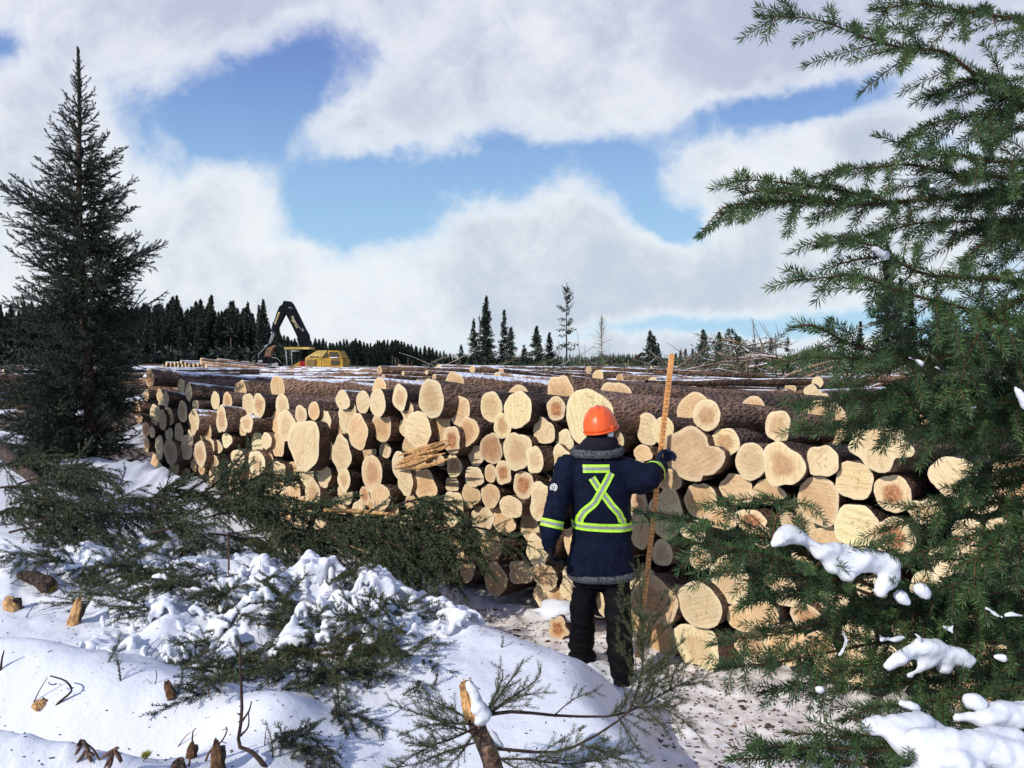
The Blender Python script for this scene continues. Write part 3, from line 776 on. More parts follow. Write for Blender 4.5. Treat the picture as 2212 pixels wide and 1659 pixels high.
def loft_mesh(bm, secs, seg=28, power=2.4):
    """secs: (x, y, z, half width, half depth[, tilt])"""
    rings = []
    for s in secs:
        x, y, z, hw, hd = s[:5]
        ring = []
        for t in np.arange(seg) * 2 * math.pi / seg:
            c, sn = math.cos(t), math.sin(t)
            ring.append(bm.verts.new((x + hw * math.copysign(abs(c) ** (2 / power), c), y + hd * math.copysign(abs(sn) ** (2 / power), sn), z)))
        rings.append(ring)
    for a, b in zip(rings, rings[1:]):
        for i in range(seg): bm.faces.new((a[i], a[(i + 1) % seg], b[(i + 1) % seg], b[i]))
    bm.faces.new(rings[0][::-1]); bm.faces.new(rings[-1])

def remesh(bm, name, mats, parent, voxel=.012, sm=3, disp=None, loc=None, solid=0):
    bmesh.ops.recalc_face_normals(bm, faces=bm.faces)
    me = bpy.data.meshes.new('tmp'); bm.to_mesh(me); bm.free()
    o = bpy.data.objects.new('tmp', me); COL.objects.link(o)
    if solid:
        q = o.modifiers.new('t', 'SOLIDIFY'); q.thickness = solid; q.offset = -1
    md = o.modifiers.new('r', 'REMESH'); md.mode = 'VOXEL'; md.voxel_size = voxel
    if sm:
        s = o.modifiers.new('s', 'SMOOTH'); s.iterations = sm; s.factor = .6
    bpy.context.view_layer.update()
    ev = o.evaluated_get(bpy.context.evaluated_depsgraph_get())
    m2 = bpy.data.meshes.new_from_object(ev)
    bpy.data.objects.remove(o); bpy.data.meshes.remove(me)
    n = len(m2.vertices); co = np.empty(n * 3, np.float32); m2.vertices.foreach_get('co', co); co = co.reshape(-1, 3).astype(float)
    if disp is not None:
        nr = np.empty(n * 3, np.float32); m2.vertices.foreach_get('normal', nr); nr = nr.reshape(-1, 3)
        co = co + nr * disp(co)[:, None]
        m2.vertices.foreach_set('co', co.astype(np.float32).ravel())
    m2.polygons.foreach_set('use_smooth', np.ones(len(m2.polygons), bool))
    m2.name = name; m2.materials.clear()
    for mt in (mats if isinstance(mats, (list, tuple)) else [mats]): m2.materials.append(mt)
    ob = bpy.data.objects.new(name, m2); COL.objects.link(ob)
    if parent is not None: ob.parent = parent
    if loc is not None: ob.location = loc
    m2.update()
    return ob

def make_worker():
    def W(u, v, Y): return at(u, v, Y)
    Yb = 5.28
    base = np.array([.58, Yb, 0.0])
    root = empty('person', base, "person seen from behind in navy parka and orange hard hat, holding a measuring stick", 'person')
    def L(p): return tuple(np.asarray(p) - base)
    A = lambda u, v, Y=Yb: L(at(u, v, Y))
    navy = simple('navy_canvas', (.0035, .0065, .020), .8, .35, 30, bump=.35, bscale=240)
    navy2 = simple('navy_sleeve', (.005, .012, .04), .8, .3, 30, bump=.35, bscale=240)
    black = simple('black_trousers', (.004, .004, .005), .75, .35, 25, bump=.3, bscale=200)
    fleece = simple('grey_fleece', (.075, .077, .085), .95, .75, 95, bump=.9, bscale=120)
    dark = simple('black_knit', (.009, .009, .012), .9, .3, 60)
    orange = simple('orange_shell', (.86, .115, .018), .35, .05, 8)
    lime = simple('lime_tape', (.44, .82, .045), .6, .22, 45); silver = simple('silver_tape', (.26, .27, .25), .45, .15, 60)
    skin = simple('skin', (.55, .33, .25), .6, .1, 20); boot = simple('black_boot', (.006, .006, .007), .8, .3, 30)
    # joints
    shL = A(1228, 1010, 5.28); elL = A(1200, 1095, 5.20); wrL = A(1188, 1172, 5.16); haL = A(1189, 1200, 5.15)
    shR = A(1350, 1008, 5.28); elR = A(1399, 1030, 5.24); wrR = A(1424, 1006, 5.42); haR = A(1432, 992, 5.50)
    hipL, knL, anL = A(1264, 1240, 5.30), A(1257, 1340, 5.36), A(1256, 1430, 5.46)
    hipR, knR, anR = A(1330, 1240, 5.28), A(1336, 1345, 5.22), A(1341, 1468, 5.16)
    # the body itself, one surface
    bm = bmesh.new()
    cap_mesh(bm, A(1297, 915, 5.31), .088, A(1297, 930, 5.30), .085); cap_mesh(bm, A(1297, 950, 5.30), .062, A(1297, 985, 5.30), .07)
    loft_mesh(bm, [(*A(1297, 990, 5.3), .13, .08), (*A(1294, 1010, 5.3), .19, .11), (*A(1296, 1070, 5.3), .17, .115), (*A(1297, 1140, 5.3), .15, .105), (*A(1297, 1220, 5.3), .17, .12), (*A(1297, 1255, 5.3), .15, .11)])
    for a, ra, b, rb in ((shL, .06, elL, .048), (elL, .047, wrL, .034), (shR, .06, elR, .048), (elR, .047, wrR, .034),
                         (hipL, .085, knL, .06), (knL, .06, anL, .042), (hipR, .085, knR, .06), (knR, .06, anR, .042)):
        cap_mesh(bm, a, ra, b, rb)
    cap_mesh(bm, anL, .042, tuple(np.array(anL) + (-.02, .12, -.05)), .04); cap_mesh(bm, anR, .042, tuple(np.array(anR) + (.0, .12, -.05)), .04)
    remesh(bm, 'body', skin, root, .014, 2)
    # parka
    bm = bmesh.new()
    loft_mesh(bm, [(*A(1299.5, 1238, 5.30), .226, .165), (*A(1300, 1226, 5.3), .224, .168), (*A(1300, 1190, 5.3), .212, .165), (*A(1299, 1155, 5.3), .198, .158), (*A(1298, 1135, 5.3), .193, .152), (*A(1297, 1100, 5.3), .200, .158), (*A(1295, 1060, 5.3), .206, .160),
                   (*A(1292, 1025, 5.3), .212, .150), (*A(1291, 1002, 5.3), .192, .130), (*A(1292, 988, 5.3), .150, .108), (*A(1293, 976, 5.3), .118, .098)], 32)
    cap_mesh(bm, shL, .088, elL, .080); cap_mesh(bm, elL, .080, A(1189, 1150, 5.17), .068); cap_mesh(bm, A(1189, 1150, 5.17), .068, A(1187, 1175, 5.16), .052)
    cap_mesh(bm, A(1335, 1010, 5.28), .085, elR, .092); cap_mesh(bm, elR, .090, A(1424, 1010, 5.40), .062)
    cap_mesh(bm, A(1335, 1035, 5.28), .08, A(1385, 1045, 5.25), .075)
    def fold(co):
        x, y, z = co[:, 0], co[:, 1], co[:, 2]
        arm = smooth(.17, .24, np.abs(x))
        f = .009 * fbm(x * 5, y * 5, z * 7, 1, 3)
        f = f + arm * .013 * (np.abs(fbm(x * 9, y * 7, z * 17 + 9 * x, 2, 2)) - .3)
        f = f + (1 - arm) * .006 * (np.abs(fbm(x * 4, y * 4, z * 20 + x * 6, 9, 2)) - .3) * smooth(.75, .95, z) * smooth(1.2, 1.05, z)
        f = f + (1 - arm) * .009 * fbm(x * 15, y * 6, z * 4, 3, 2) * smooth(1.25, .75, z)
        zb = base[2]
        return f
    jk = remesh(bm, 'parka', [navy, navy2], root, .010, 4, fold)
    # the seam of the hem yoke
    dg = bpy.context.evaluated_depsgraph_get()
    bv = BVHTree.FromObject(jk, dg)
    def hit(x, z, back=True, y0=-2.0):
        r = bv.ray_cast(Vector((x, y0, z)), Vector((0, 1, 0)))
        return r
    def strip(pts, w, name, lift=.005, parts=(('lime', -.5, -.2), ('silver', -.2, .2), ('lime', .2, .5))):
        """tape laid on the back of the parka along (x,z) polyline pts, width w"""
        P = np.array(pts, float); D = np.gradient(P, axis=0); D /= np.linalg.norm(D, axis=1)[:, None]; N = np.stack([-D[:, 1], D[:, 0]], 1)
        b = Buf()
        for col, a0, a1 in parts:
            rows = []
            for t in np.linspace(a0, a1, 4):
                q = P + N * (w * t)
                rows.append([hit(x, z) for x, z in q])
            V = []; ok = True
            for rw in rows:
                for r in rw:
                    if r[0] is None: V.append(V[-1] if V else np.zeros(3)); continue
                    V.append(np.array(r[0]) + np.array([0, -1, 0]) * lift)
            b.add(V, ringfaces_open(len(rows), len(P)), None, 0 if col == 'lime' else 1)
        return b.build(name, [lime, silver], root, smooth_=True)
    xz = lambda u, v, Y=5.14: (at(u, v, Y) - base)[[0, 2]]
    def path(pp, n=24):
        q = np.array([xz(*p) for p in pp]); s = np.linspace(0, 1, len(q)); t = np.linspace(0, 1, n)
        return np.stack([np.interp(t, s, q[:, 0]), np.interp(t, s, q[:, 1])], 1)
    wd = 17 * 5.14 / FU
    strip(path([(1260, 1014), (1290, 1013.5), (1318, 1013.5)]), 17.5 * 5.14 / FU, 'reflective_tape')
    strip(path([(1279, 1033), (1294, 1056), (1308, 1074), (1322, 1093), (1338, 1110), (1345, 1128)]), 16 * 5.14 / FU, 'reflective_tape', .004)
    strip(path([(1321, 1022), (1309, 1044), (1296, 1066), (1285, 1086), (1262, 1106), (1253, 1122), (1251, 1142)]), 17 * 5.14 / FU, 'reflective_tape', .007)
    strip(path([(1347, 1122), (1349, 1139)]), 13 * 5.14 / FU, 'reflective_tape', .005)
    # belt tape right round the waist, armbands
    def band(c, axis, w, rmax, name, lift=.005, parts=(('lime', -.5, -.18), ('silver', -.18, .18), ('lime', .18, .5))):
        axis = Vector(axis).normalized(); c = Vector(c); t1 = axis.orthogonal().normalized(); t2 = axis.cross(t1); b = Buf(); n = 56
        for col, a0, a1 in parts:
            V = []
            for t in np.linspace(a0, a1, 4):
                o = c + axis * (w * t)
                for k in range(n):
                    a = k * 2 * math.pi / n; d = t1 * math.cos(a) + t2 * math.sin(a)
                    r = bv.ray_cast(o + d * rmax, -d, rmax)
                    p = (r[0] + d * lift) if r[0] is not None else o + d * .05
                    V.append(p[:])
            b.add(V, ringfaces(4, n), None, 0 if col == 'lime' else 1)
        return b.build(name, [lime, silver], root)
    band(A(1298, 1130, 5.3), (.03, 0, 1), 18 * 5.2 / FU, .26, 'reflective_tape', .006)
    band(A(1193, 1131, 5.18), Vector(elL) - Vector(A(1189, 1150, 5.17)), 17 * 5.2 / FU, .13, 'reflective_tape')
    band(A(1413, 1021, 5.33), Vector(A(1424, 1010, 5.40)) - Vector(elR), 17 * 5.2 / FU, .14, 'reflective_tape')
    # fleece trims
    def trim(sec, name, r, bump=.008):
        x, y, z, hw, hd = sec; n = 72
        th = np.arange(n + 1) * 2 * math.pi / n
        P = np.stack([x + hw * np.sign(np.cos(th)) * np.abs(np.cos(th)) ** .84, y + hd * np.sign(np.sin(th)) * np.abs(np.sin(th)) ** .84, z + .012 * np.sin(th * 1 + .5)], 1)
        b = Buf(); k = 12
        T, A_, B_ = frames(P); ph = np.arange(k) * 2 * math.pi / k
        V = P[:, None] + (np.cos(ph)[None, :, None] * A_[:, None] * r * .6 + np.sin(ph)[None, :, None] * np.array([0, 0, 1.0]) * r)
        V = V.reshape(-1, 3); V = V * 1.0; V += (np.abs(vnoise(V[:, 0] * 70, V[:, 1] * 70, V[:, 2] * 70, 4)) * bump)[:, None] * (V - np.repeat(P, k, 0)) / r
        b.add(V, ringfaces(n + 1, k)); return b.build(name, fleece, root)
    trim((*A(1300, 1236.5, 5.3), .220, .160), 'fleece_hem', .023)
    trim((*A(1291, 974, 5.3), .158, .125), 'fleece_collar', .024, .012)
    # seam line over the hips
    band(A(1298, 1150, 5.3), (0, 0, 1), .006, .27, 'back_seam', .002, (('silver', -.5, .5),)).data.materials[1] = navy
    # hood lying inside the collar, scarf, balaclava
    bm = bmesh.new()
    loft_mesh(bm, [(*A(1292, 976, 5.3), .148, .118), (*A(1293, 966, 5.29), .140, .118), (*A(1297, 955, 5.28), .118, .108), (*A(1300, 944, 5.28), .098, .095), (*A(1302, 938, 5.29), .085, .085)], 24)
    remesh(bm, 'hood', simple('hood_cloth', (.012, .011, .018), .9, .3, 40), root, .010, 3, lambda c: .008 * fbm(c[:, 0] * 9, c[:, 1] * 9, c[:, 2] * 22, 6, 3))
    bm = bmesh.new(); cap_mesh(bm, A(1297, 908, 5.32), .098, A(1297, 938, 5.31), .095)
    cap_mesh(bm, A(1297, 912, 5.36), .085, A(1297, 936, 5.37), .07)
    remesh(bm, 'balaclava', dark, root, .009, 2, lambda c: .003 * fbm(c[:, 0] * 20, c[:, 1] * 20, c[:, 2] * 40, 8, 2))
    b = Buf(); box(b, A(1319, 938, 5.205), (.038, .006, .034)); b.build('label_patch', simple('white_label', (.7, .72, .72), .6), root)
    # hard hat: shell with raised ribs, brim, ratchet cover
    hh = empty_part('hard_hat', A(1297.5, 926, 5.31), root)
    hb = Buf(); nu, nv = 48, 16; V = []
    for j in range(nv + 1):
        ph = j / nv * math.pi / 2
        for i in range(nu):
            t = i * 2 * math.pi / nu
            rx, ry, rz_ = .110, .142, .150
            c, s_ = math.cos(t), math.sin(t)
            q = np.array([rx * math.sin(ph) ** .92 * c, ry * math.sin(ph) ** .92 * s_, rz_ * math.cos(ph) ** .9 if ph < 1.57 else 0])
            rib = math.exp(-((q[0]) / .013) ** 2) + math.exp(-((abs(q[0]) - .042) / .009) ** 2) * .8
            q[2] += .007 * rib * math.cos(ph) ** .5 if ph < 1.57 else 0
            V.append(q)
    V = np.array(V); hb.add(V, ringfaces(nv + 1, nu)[:, ::-1])
    # brim: wider in front (+y), narrow at the back
    V = []
    for rr, dz in ((.995, 0), (1.05, -.004), (1.0, -.012)):
        for i in range(nu):
            t = i * 2 * math.pi / nu; k = rr * (1 + (.20 * max(0, math.sin(t)) ** 2 if rr > 1.01 else 0)); V.append([.111 * k * math.cos(t) + (.006 if rr > 1.01 and math.cos(t) > 0 else 0), .143 * k * math.sin(t), dz])
    hb.add(V, ringfaces(3, nu)[:, ::-1])
    o = hb.build('shell', orange, hh); o.rotation_euler = (R(7), R(-9), R(-12))
    o.modifiers.new('s', 'SOLIDIFY').thickness = -.003
    b = Buf(); box(b, (.082, -.088, .014), (.030, .02, .028), 0, R(-42)); o2 = b.build('clip', orange, hh)
    o2.rotation_euler = (R(7), R(-9), R(-12)); bv_ = o2.modifiers.new('b', 'BEVEL'); bv_.width = .004; bv_.segments = 2
    # trousers
    bm = bmesh.new()
    loft_mesh(bm, [(*A(1298, 1262, 5.3), .165, .125), (*A(1298, 1240, 5.3), .185, .135), (*A(1298, 1215, 5.3), .17, .13)], 24)
    cap_mesh(bm, A(1267, 1250, 5.30), .098, A(1258, 1340, 5.37), .082); cap_mesh(bm, A(1258, 1340, 5.37), .082, A(1257, 1422, 5.45), .086)
    cap_mesh(bm, A(1328, 1250, 5.28), .100, A(1337, 1345, 5.21), .086); cap_mesh(bm, A(1337, 1345, 5.21), .086, A(1342, 1448, 5.16), .080)
    def tf(co):
        x, y, z = co[:, 0], co[:, 1], co[:, 2]
        low = smooth(.45, .12, z)
        return .011 * fbm(x * 7, y * 7, z * 9 + 4 * x, 12, 3) + .010 * (np.abs(fbm(x * 5, y * 5, z * 14 + 6 * x, 15, 2)) - .3) + low * .016 * (np.abs(fbm(x * 6, y * 6, z * 26 + 5 * x, 14, 2)) - .25)
    remesh(bm, 'trousers', black, root, .011, 3, tf)
    # boots
    for (a, nm) in ((A(1257, 1432, 5.46), 'boot'), (A(1343, 1472, 5.17), 'boot')):
        bm = bmesh.new(); a = np.array(a)
        cap_mesh(bm, a + (0, -.02, .06), .058, a + (0, -.02, -.005), .058); cap_mesh(bm, a + (0, -.03, -.015), .055, a + (.02, .17, -.025), .048)
        remesh(bm, nm, boot, root, .010, 2)
    # gloves: palm, four fingers and a thumb
    def glove(wr, palm_dir, finger_dir, side, curl, colr, sc=1.0, thumb=1):
        bm = bmesh.new(); wr = Vector(wr); pd = Vector(palm_dir).normalized(); s = Vector(side).normalized(); cd = pd.cross(s).normalized() * curl
        kn = wr + pd * .085 * sc
        cap_mesh(bm, wr - pd * .02, .036 * sc, wr + pd * .03 * sc, .036 * sc)
        for i in range(4):
            cap_mesh(bm, wr + pd * .02 * sc + s * (i - 1.5) * .017 * sc, .019 * sc, kn + s * (i - 1.5) * .021 * sc, .0155 * sc)
        for i in range(4):
            ln = (.040, .046, .043, .034)[i] * sc; p = kn + s * (i - 1.5) * .021 * sc; d = (pd * .75 + cd * .66).normalized()
            q = p + d * ln; d2 = (pd * .1 + cd).normalized(); q2 = q + d2 * ln * .75; d3 = (cd * .6 - pd * .8).normalized() if curl > .9 else d2
            cap_mesh(bm, p, .0135 * sc, q, .0125 * sc); cap_mesh(bm, q, .0125 * sc, q2, .0115 * sc)
            cap_mesh(bm, q2, .0115 * sc, q2 + d3 * ln * .5, .010 * sc)
        tb = wr + pd * .028 * sc - s * .030 * sc * thumb
        t1 = tb + (pd * .6 - s * .8 * thumb + cd * .35).normalized() * .038 * sc; cap_mesh(bm, tb, .017 * sc, t1, .014 * sc); cap_mesh(bm, t1, .014 * sc, t1 + (pd * .9 + cd * .5).normalized() * .032 * sc, .011 * sc)
        remesh(bm, 'glove', colr, root, .0055, 2)
    glove(A(1188, 1176, 5.16), (.10, .05, -1), None, (0, 1, .1), .75, simple('black_glove', (.010, .010, .013), .8, .3, 60), 1.0, -1)
    glove(A(1424, 1008, 5.41), (.30, .75, .45), None, (-.35, -.35, .85), 1.0, simple('navy_glove', (.012, .018, .045), .85, .3, 60), 1.12, -1)
    # badge on the left sleeve
    c = Vector(A(1206, 1052, 5.2)); r = bv.ray_cast(c + Vector((-.4, -.35, 0)), Vector((.4, .35, 0)).normalized())
    if r[0] is not None:
        b = Buf(); n_ = r[1]; t1 = n_.orthogonal().normalized(); t2 = n_.cross(t1); V = [r[0] + n_ * .006]
        for rr in (.011, .018, .022, .027):
            V += [r[0] + n_ * .005 + (t1 * math.cos(a) + t2 * math.sin(a)) * rr for a in np.arange(20) * math.pi / 10]
        V = [v[:] for v in V]; kk = np.arange(20)
        b.add(V, np.vstack([ringfaces(2, 20) + 1]), np.stack([np.zeros(20, int), kk + 1, np.roll(kk, -1) + 1], 1), 0)
        b2 = ringfaces(3, 20) + 21; b.f4.append(b2); b.m4.append(np.array([1] * 20 + [0] * 20))
        b.build('sleeve_badge', [simple('badge_white', (.6, .6, .58)), simple('badge_black', (.03, .03, .04))], root)
    return root

def ringfaces_open(n, k):
    i = np.arange(n - 1)[:, None] * k; j = np.arange(k - 1)[None, :]
    return np.stack([i + j, i + j + 1, i + k + j + 1, i + k + j], -1).reshape(-1, 4)

def empty_part(name, loc, parent):
    o = bpy.data.objects.new(name, None); COL.objects.link(o); o.parent = parent; o.location = loc; return o
make_worker()

# ------------------------------------------------------------------ measuring stick
def make_stick():
    top = at(1451.5, 764, 5.47); bot = at(1377, 1420, 5.42)
    ax = Vector(top - bot); L = ax.length
    root = empty('measuring_stick', bot, 'tall orange-tan wooden measuring stick with black inch marks, held upright by the worker', 'measuring stick')
    z = ax.normalized(); x = Vector((1, .12, 0)); x = (x - z * x.dot(z)).normalized(); y = z.cross(x)
    root.rotation_euler = Matrix((x, y, z)).transposed().to_euler()
    wood = simple('stick_wood', (.72, .33, .105), .55, .18, 9); ink = simple('stick_ink', (.015, .012, .01), .7)
    w, d = .034, .016
    tk = Buf(); box(tk, (0, 0, L / 2), (w, d, L)); n = int((L - .20) / .0262); fontc = bpy.data.curves.new('digits', 'FONT')
    for i in range(1, n + 1):
        zz = L - .19 - (i - 1) * .0262
        box(tk, (0, -d / 2 - .0006, zz), (w * .98, .0012, .0026), 1)
    # numerals in every other space, standing sideways along the stick
    nb = tk; num = n
    for i in range(1, n + 1, 2):
        cu = bpy.data.curves.new('num', 'FONT'); cu.body = str(max(1, (n - i) // 2 + 2)); cu.size = .021; cu.align_x = 'CENTER'; cu.align_y = 'CENTER'
        to = bpy.data.objects.new('num', cu); COL.objects.link(to); bpy.context.view_layer.update()
        me = bpy.data.meshes.new_from_object(to.evaluated_get(bpy.context.evaluated_depsgraph_get()))
        bpy.data.objects.remove(to); bpy.data.curves.remove(cu)
        zz = L - .19 - (i - 1) * .0262 + .0131
        for p in me.polygons:
            pass
        vs = np.array([v.co[:] for v in me.vertices])
        if len(vs):
            me.calc_loop_triangles()
            tr_ = np.array([t.vertices[:] for t in me.loop_triangles])
            nb.add(np.stack([vs[:, 0] * .75, np.full(len(vs), -d / 2 - .0009), vs[:, 1] * .8 + zz], 1), None, tr_, 1)
        bpy.data.meshes.remove(me)
    nb.build('marked_shaft', [wood, ink], root, smooth_=False)
    bpy.data.curves.remove(fontc)
make_stick()
# ------------------------------------------------------------------ yellow log loader
def make_loader():
    Y0 = 63.0; s = .10937 * Y0 / FU              # metres per pixel of the study crop
    org = at(535.7 + 1400 * .10937, 622.1 + 1600 * .10937, Y0)
    root = empty('log_loader', org, 'yellow tracked log loader with folded black boom, standing on the far deck', 'log loader')
    p = lambda x, y: ((x - 1400) * s, (1600 - y) * s)
    yel = simple('loader_yellow', (.50, .29, .055), .75, .35, 1.6); yel2 = simple('loader_pale_yellow', (.60, .42, .14), .75, .25, 1.6)
    blk = simple('loader_black', (.005, .006, .010), .75, .3, 2); grl = simple('grille', (.22, .15, .04), .6, .3, 20); dk = simple('louvre', (.07, .05, .025), .6, .3, 20)
    red = simple('red_tank', (.36, .025, .03), .75, .15, 2); gold = simple('gold_letter', (.75, .60, .28), .5); rust = simple('grapple_steel', (.22, .11, .055), .6, .5, 2); chrome = simple('hose_grey', (.35, .37, .4), .35)
    def poly(pts): return [p(*q) for q in pts]
    def part(name, pts, y0, y1, m, par=root):
        b = Buf(); prism(b, poly(pts), y0, y1); return b.build(name, m, par, smooth_=False)
    hood = part('engine_hood', [(1215, 1590), (1215, 1385), (1525, 1385), (1525, 1592)], -1.25, 1.25, yel)
    part('engine_hood', [(1529, 1594), (1529, 1385), (1900, 1385), (1940, 1405), (1940, 1590)], -1.22, 1.25, yel)
    part('hood_top', [(1205, 1383), (1430, 1240), (1525, 1236), (1640, 1236), (1525, 1383)], -1.2, 1.2, yel2)
    part('hood_top', [(1643, 1238), (1845, 1240), (1930, 1383), (1530, 1383)], -1.12, 1.2, yel)
    def plate(name, pts, y, m, th=.04, par=root):
        b = Buf(); prism(b, poly(pts), y - th, y + .01); return b.build(name, m, par, smooth_=False)
    plate('side_panel', [(1217, 1580), (1217, 1400), (1420, 1400), (1420, 1580)], -1.26, yel2)
    plate('grille', [(1240, 1565), (1240, 1412), (1405, 1412), (1405, 1565)], -1.31, grl)
    plate('grille', [(1712, 1515), (1712, 1426), (1868, 1426), (1868, 1515)], -1.25, dk)
    plate('grille', [(1672, 1358), (1672, 1262), (1835, 1262), (1862, 1358)], -1.14, dk)
    plate('grille', [(1545, 1375), (1645, 1282), (1645, 1375)], -1.14, dk)
    plate('model_plate', [(1262, 1370), (1275, 1342), (1500, 1342), (1500, 1370)], -1.215, gold, .02)
    for i in range(7): plate('model_mark', [(1300 + i * 27, 1366), (1300 + i * 27, 1348), (1318 + i * 27, 1348), (1318 + i * 27, 1366)], -1.24, blk, .015)
    for x0 in (1560, 1600, 1745, 1785): plate('warning_mark', [(x0, 1570), (x0, 1550), (x0 + 32, 1550), (x0 + 32, 1570)], -1.24, dk, .02)
    b = Buf(); box(b, ((1775 - 1400) * s, -1.28, (1600 - 1378) * s), (.62, .14, .11)); sn = b.build('snow_cap', M['snow'], root)
    md = sn.modifiers.new('b', 'BEVEL'); md.width = .04; md.segments = 3
    part('front_fairing', [(855, 1602), (1105, 1442), (1105, 1602)], -1.2, -.1, yel)
    for (x0, x1) in ((1107, 1160), (1166, 1206)): part('red_tank', [(x0, 1600), (x0, 1446), (x1, 1446), (x1, 1600)], -1.25, -.6, red)
    part('mast', [(1105, 1600), (1105, 1205), (1212, 1205), (1212, 1600)], -.45, .45, blk)
    part('chassis', [(870, 1660), (870, 1604), (1930, 1604), (1930, 1660)], -1.1, 1.3, blk)
    for y_ in (-1.5, 1.1):
        b = Buf(); prism(b, poly([(760, 1700), (800, 1655), (1980, 1655), (2040, 1700), (2020, 1800), (1960, 1850), (830, 1850), (770, 1800)]), y_, y_ + .6); b.build('track', blk, root, smooth_=False)
    part('roof_slab', [(795, 1216), (800, 1172), (1285, 1172), (1285, 1214)], -1.1, .6, yel2)
    b = Buf(); tube(b, [(-.46 * 4.1, -1.0, (1600 - 1250) * s), (-.30 * 4.1, -1.0, (1600 - 1250) * s)], .05, 6); b.build('lamp_bar', chrome, root)
    b = Buf()
    for yy in (-1.0, .5): tube(b, [(*p(822, 1216)[:1], yy, p(822, 1216)[1]), (p(850, 1600)[0], yy, p(850, 1600)[1])], .04, 6)
    tube(b, [(p(822, 1380)[0] + .05, -1.0, p(0, 1380)[1]), (p(822, 1380)[0] + .05, .5, p(0, 1380)[1])], .03, 5)
    b.build('cab_post', chrome, root)
    boom = part('boom', [(1045, 1172), (1000, 1010), (985, 940), (900, 760), (765, 500), (715, 300), (745, 262), (855, 272), (905, 330), (1010, 540), (1130, 790), (1205, 930), (1240, 1172)], -.32, .32, blk)
    part('boom_rib', [(1115, 860), (1100, 800), (1120, 790), (1135, 850)], -.36, -.32, chrome, boom)
    b = Buf(); 
    for pts in ([(900, 560), (1000, 720), (1075, 810), (1100, 870)], [(835, 395), (880, 400), (915, 425), (905, 450)], [(1010, 960), (1000, 1010), (1040, 1160)], [(985, 1000), (1015, 1090), (1025, 1160)]):
        tube(b, [(p(*q)[0], -.36, p(*q)[1]) for q in pts], .028, 5)
    b.build('hydraulic_hose', chrome, boom)
    part('boom_cylinder', [(930, 440), (945, 425), (1180, 880), (1165, 895)], -.46, -.33, blk, boom)
    stick = part('stick_boom', [(735, 310), (650, 370), (600, 480), (540, 660), (508, 770), (490, 855), (565, 885), (622, 770), (735, 550), (770, 430)], -.26, .26, blk)
    part('gold_band', [(632, 478), (660, 490), (572, 722), (545, 708)], -.275, -.262, gold, stick)
    for i in range(6):
        t0 = .10 + i * .14; x0 = 640 - 88 * t0; y0 = 484 + 232 * t0
        part('band_mark', [(x0 - 2, y0), (x0 + 16, y0 + 7), (x0 + 8, y0 + 22), (x0 - 9, y0 + 15)], -.285, -.277, blk, stick)
    # boom lettering
    cu = bpy.data.curves.new('lettering', 'FONT'); cu.body = 'Tigercat'; cu.size = 58 * s * 1.35; cu.align_x = 'CENTER'; cu.align_y = 'CENTER'; cu.extrude = .008
    to = bpy.data.objects.new('t', cu); COL.objects.link(to); bpy.context.view_layer.update()
    me = bpy.data.meshes.new_from_object(to.evaluated_get(bpy.context.evaluated_depsgraph_get())); bpy.data.objects.remove(to)
    me.materials.clear(); me.materials.append(gold)
    lo = bpy.data.objects.new('lettering', me); COL.objects.link(lo); lo.parent = boom
    x_, z_ = p(952, 682); ang = math.atan2(-(790 - 575), 105)
    lo.matrix_local = Matrix.Translation((x_, -.34, z_)) @ Matrix.Rotation(-ang, 4, 'Y') @ Matrix.Rotation(R(90), 4, 'X')
    # linkage, rotator and grapple
    gp = empty_part('grapple', (0, 0, 0), root)
    b = Buf()
    for pts, r in (([(515, 860), (470, 1000), (430, 1100)], .06), ([(540, 880), (500, 1010), (450, 1110)], .04), ([(480, 870), (495, 900)], .11), ([(340, 1160), (410, 1120)], .05)):
        tube(b, [(p(*q)[0], -.1, p(*q)[1]) for q in pts], r, 6)
    tube(b, [(p(*q)[0], -.2, p(*q)[1]) for q in ((420, 1110), (300, 1240), (230, 1310), (225, 1400))], .025, 5); tube(b, [(p(*q)[0], -.2, p(*q)[1]) for q in ((470, 1370), (580, 1385), (650, 1440), (660, 1500))], .025, 5)
    b.build('hose', chrome, gp)
    b = Buf(); prism(b, poly([(400, 1190), (470, 1165), (545, 1130), (560, 1150), (500, 1200), (470, 1300), (450, 1460), (380, 1460), (345, 1350)]), -.3, .3); b.build('rotator', rust, gp, smooth_=False)
    for sgn in (-1, 1):
        for y_ in (-.45, .25):
            cx = 415
            pts = [(cx + sgn * 20, 1350), (cx + sgn * 130, 1400), (cx + sgn * 225, 1480), (cx + sgn * 265, 1590), (cx + sgn * 235, 1640), (cx + sgn * 210, 1590), (cx + sgn * 175, 1510), (cx + sgn * 90, 1460), (cx + sgn * 10, 1450)]
            b = Buf(); prism(b, poly(pts), y_, y_ + .2); b.build('grapple_claw', blk, gp, smooth_=False)
    b = Buf(); prism(b, poly([(235, 1430), (320, 1420), (330, 1460), (240, 1470)]), -.5, -.4); prism(b, poly([(500, 1500), (620, 1470), (640, 1560), (520, 1580)]), -.5, -.4); b.build('grapple_frame', chrome, gp, smooth_=False)
make_loader()
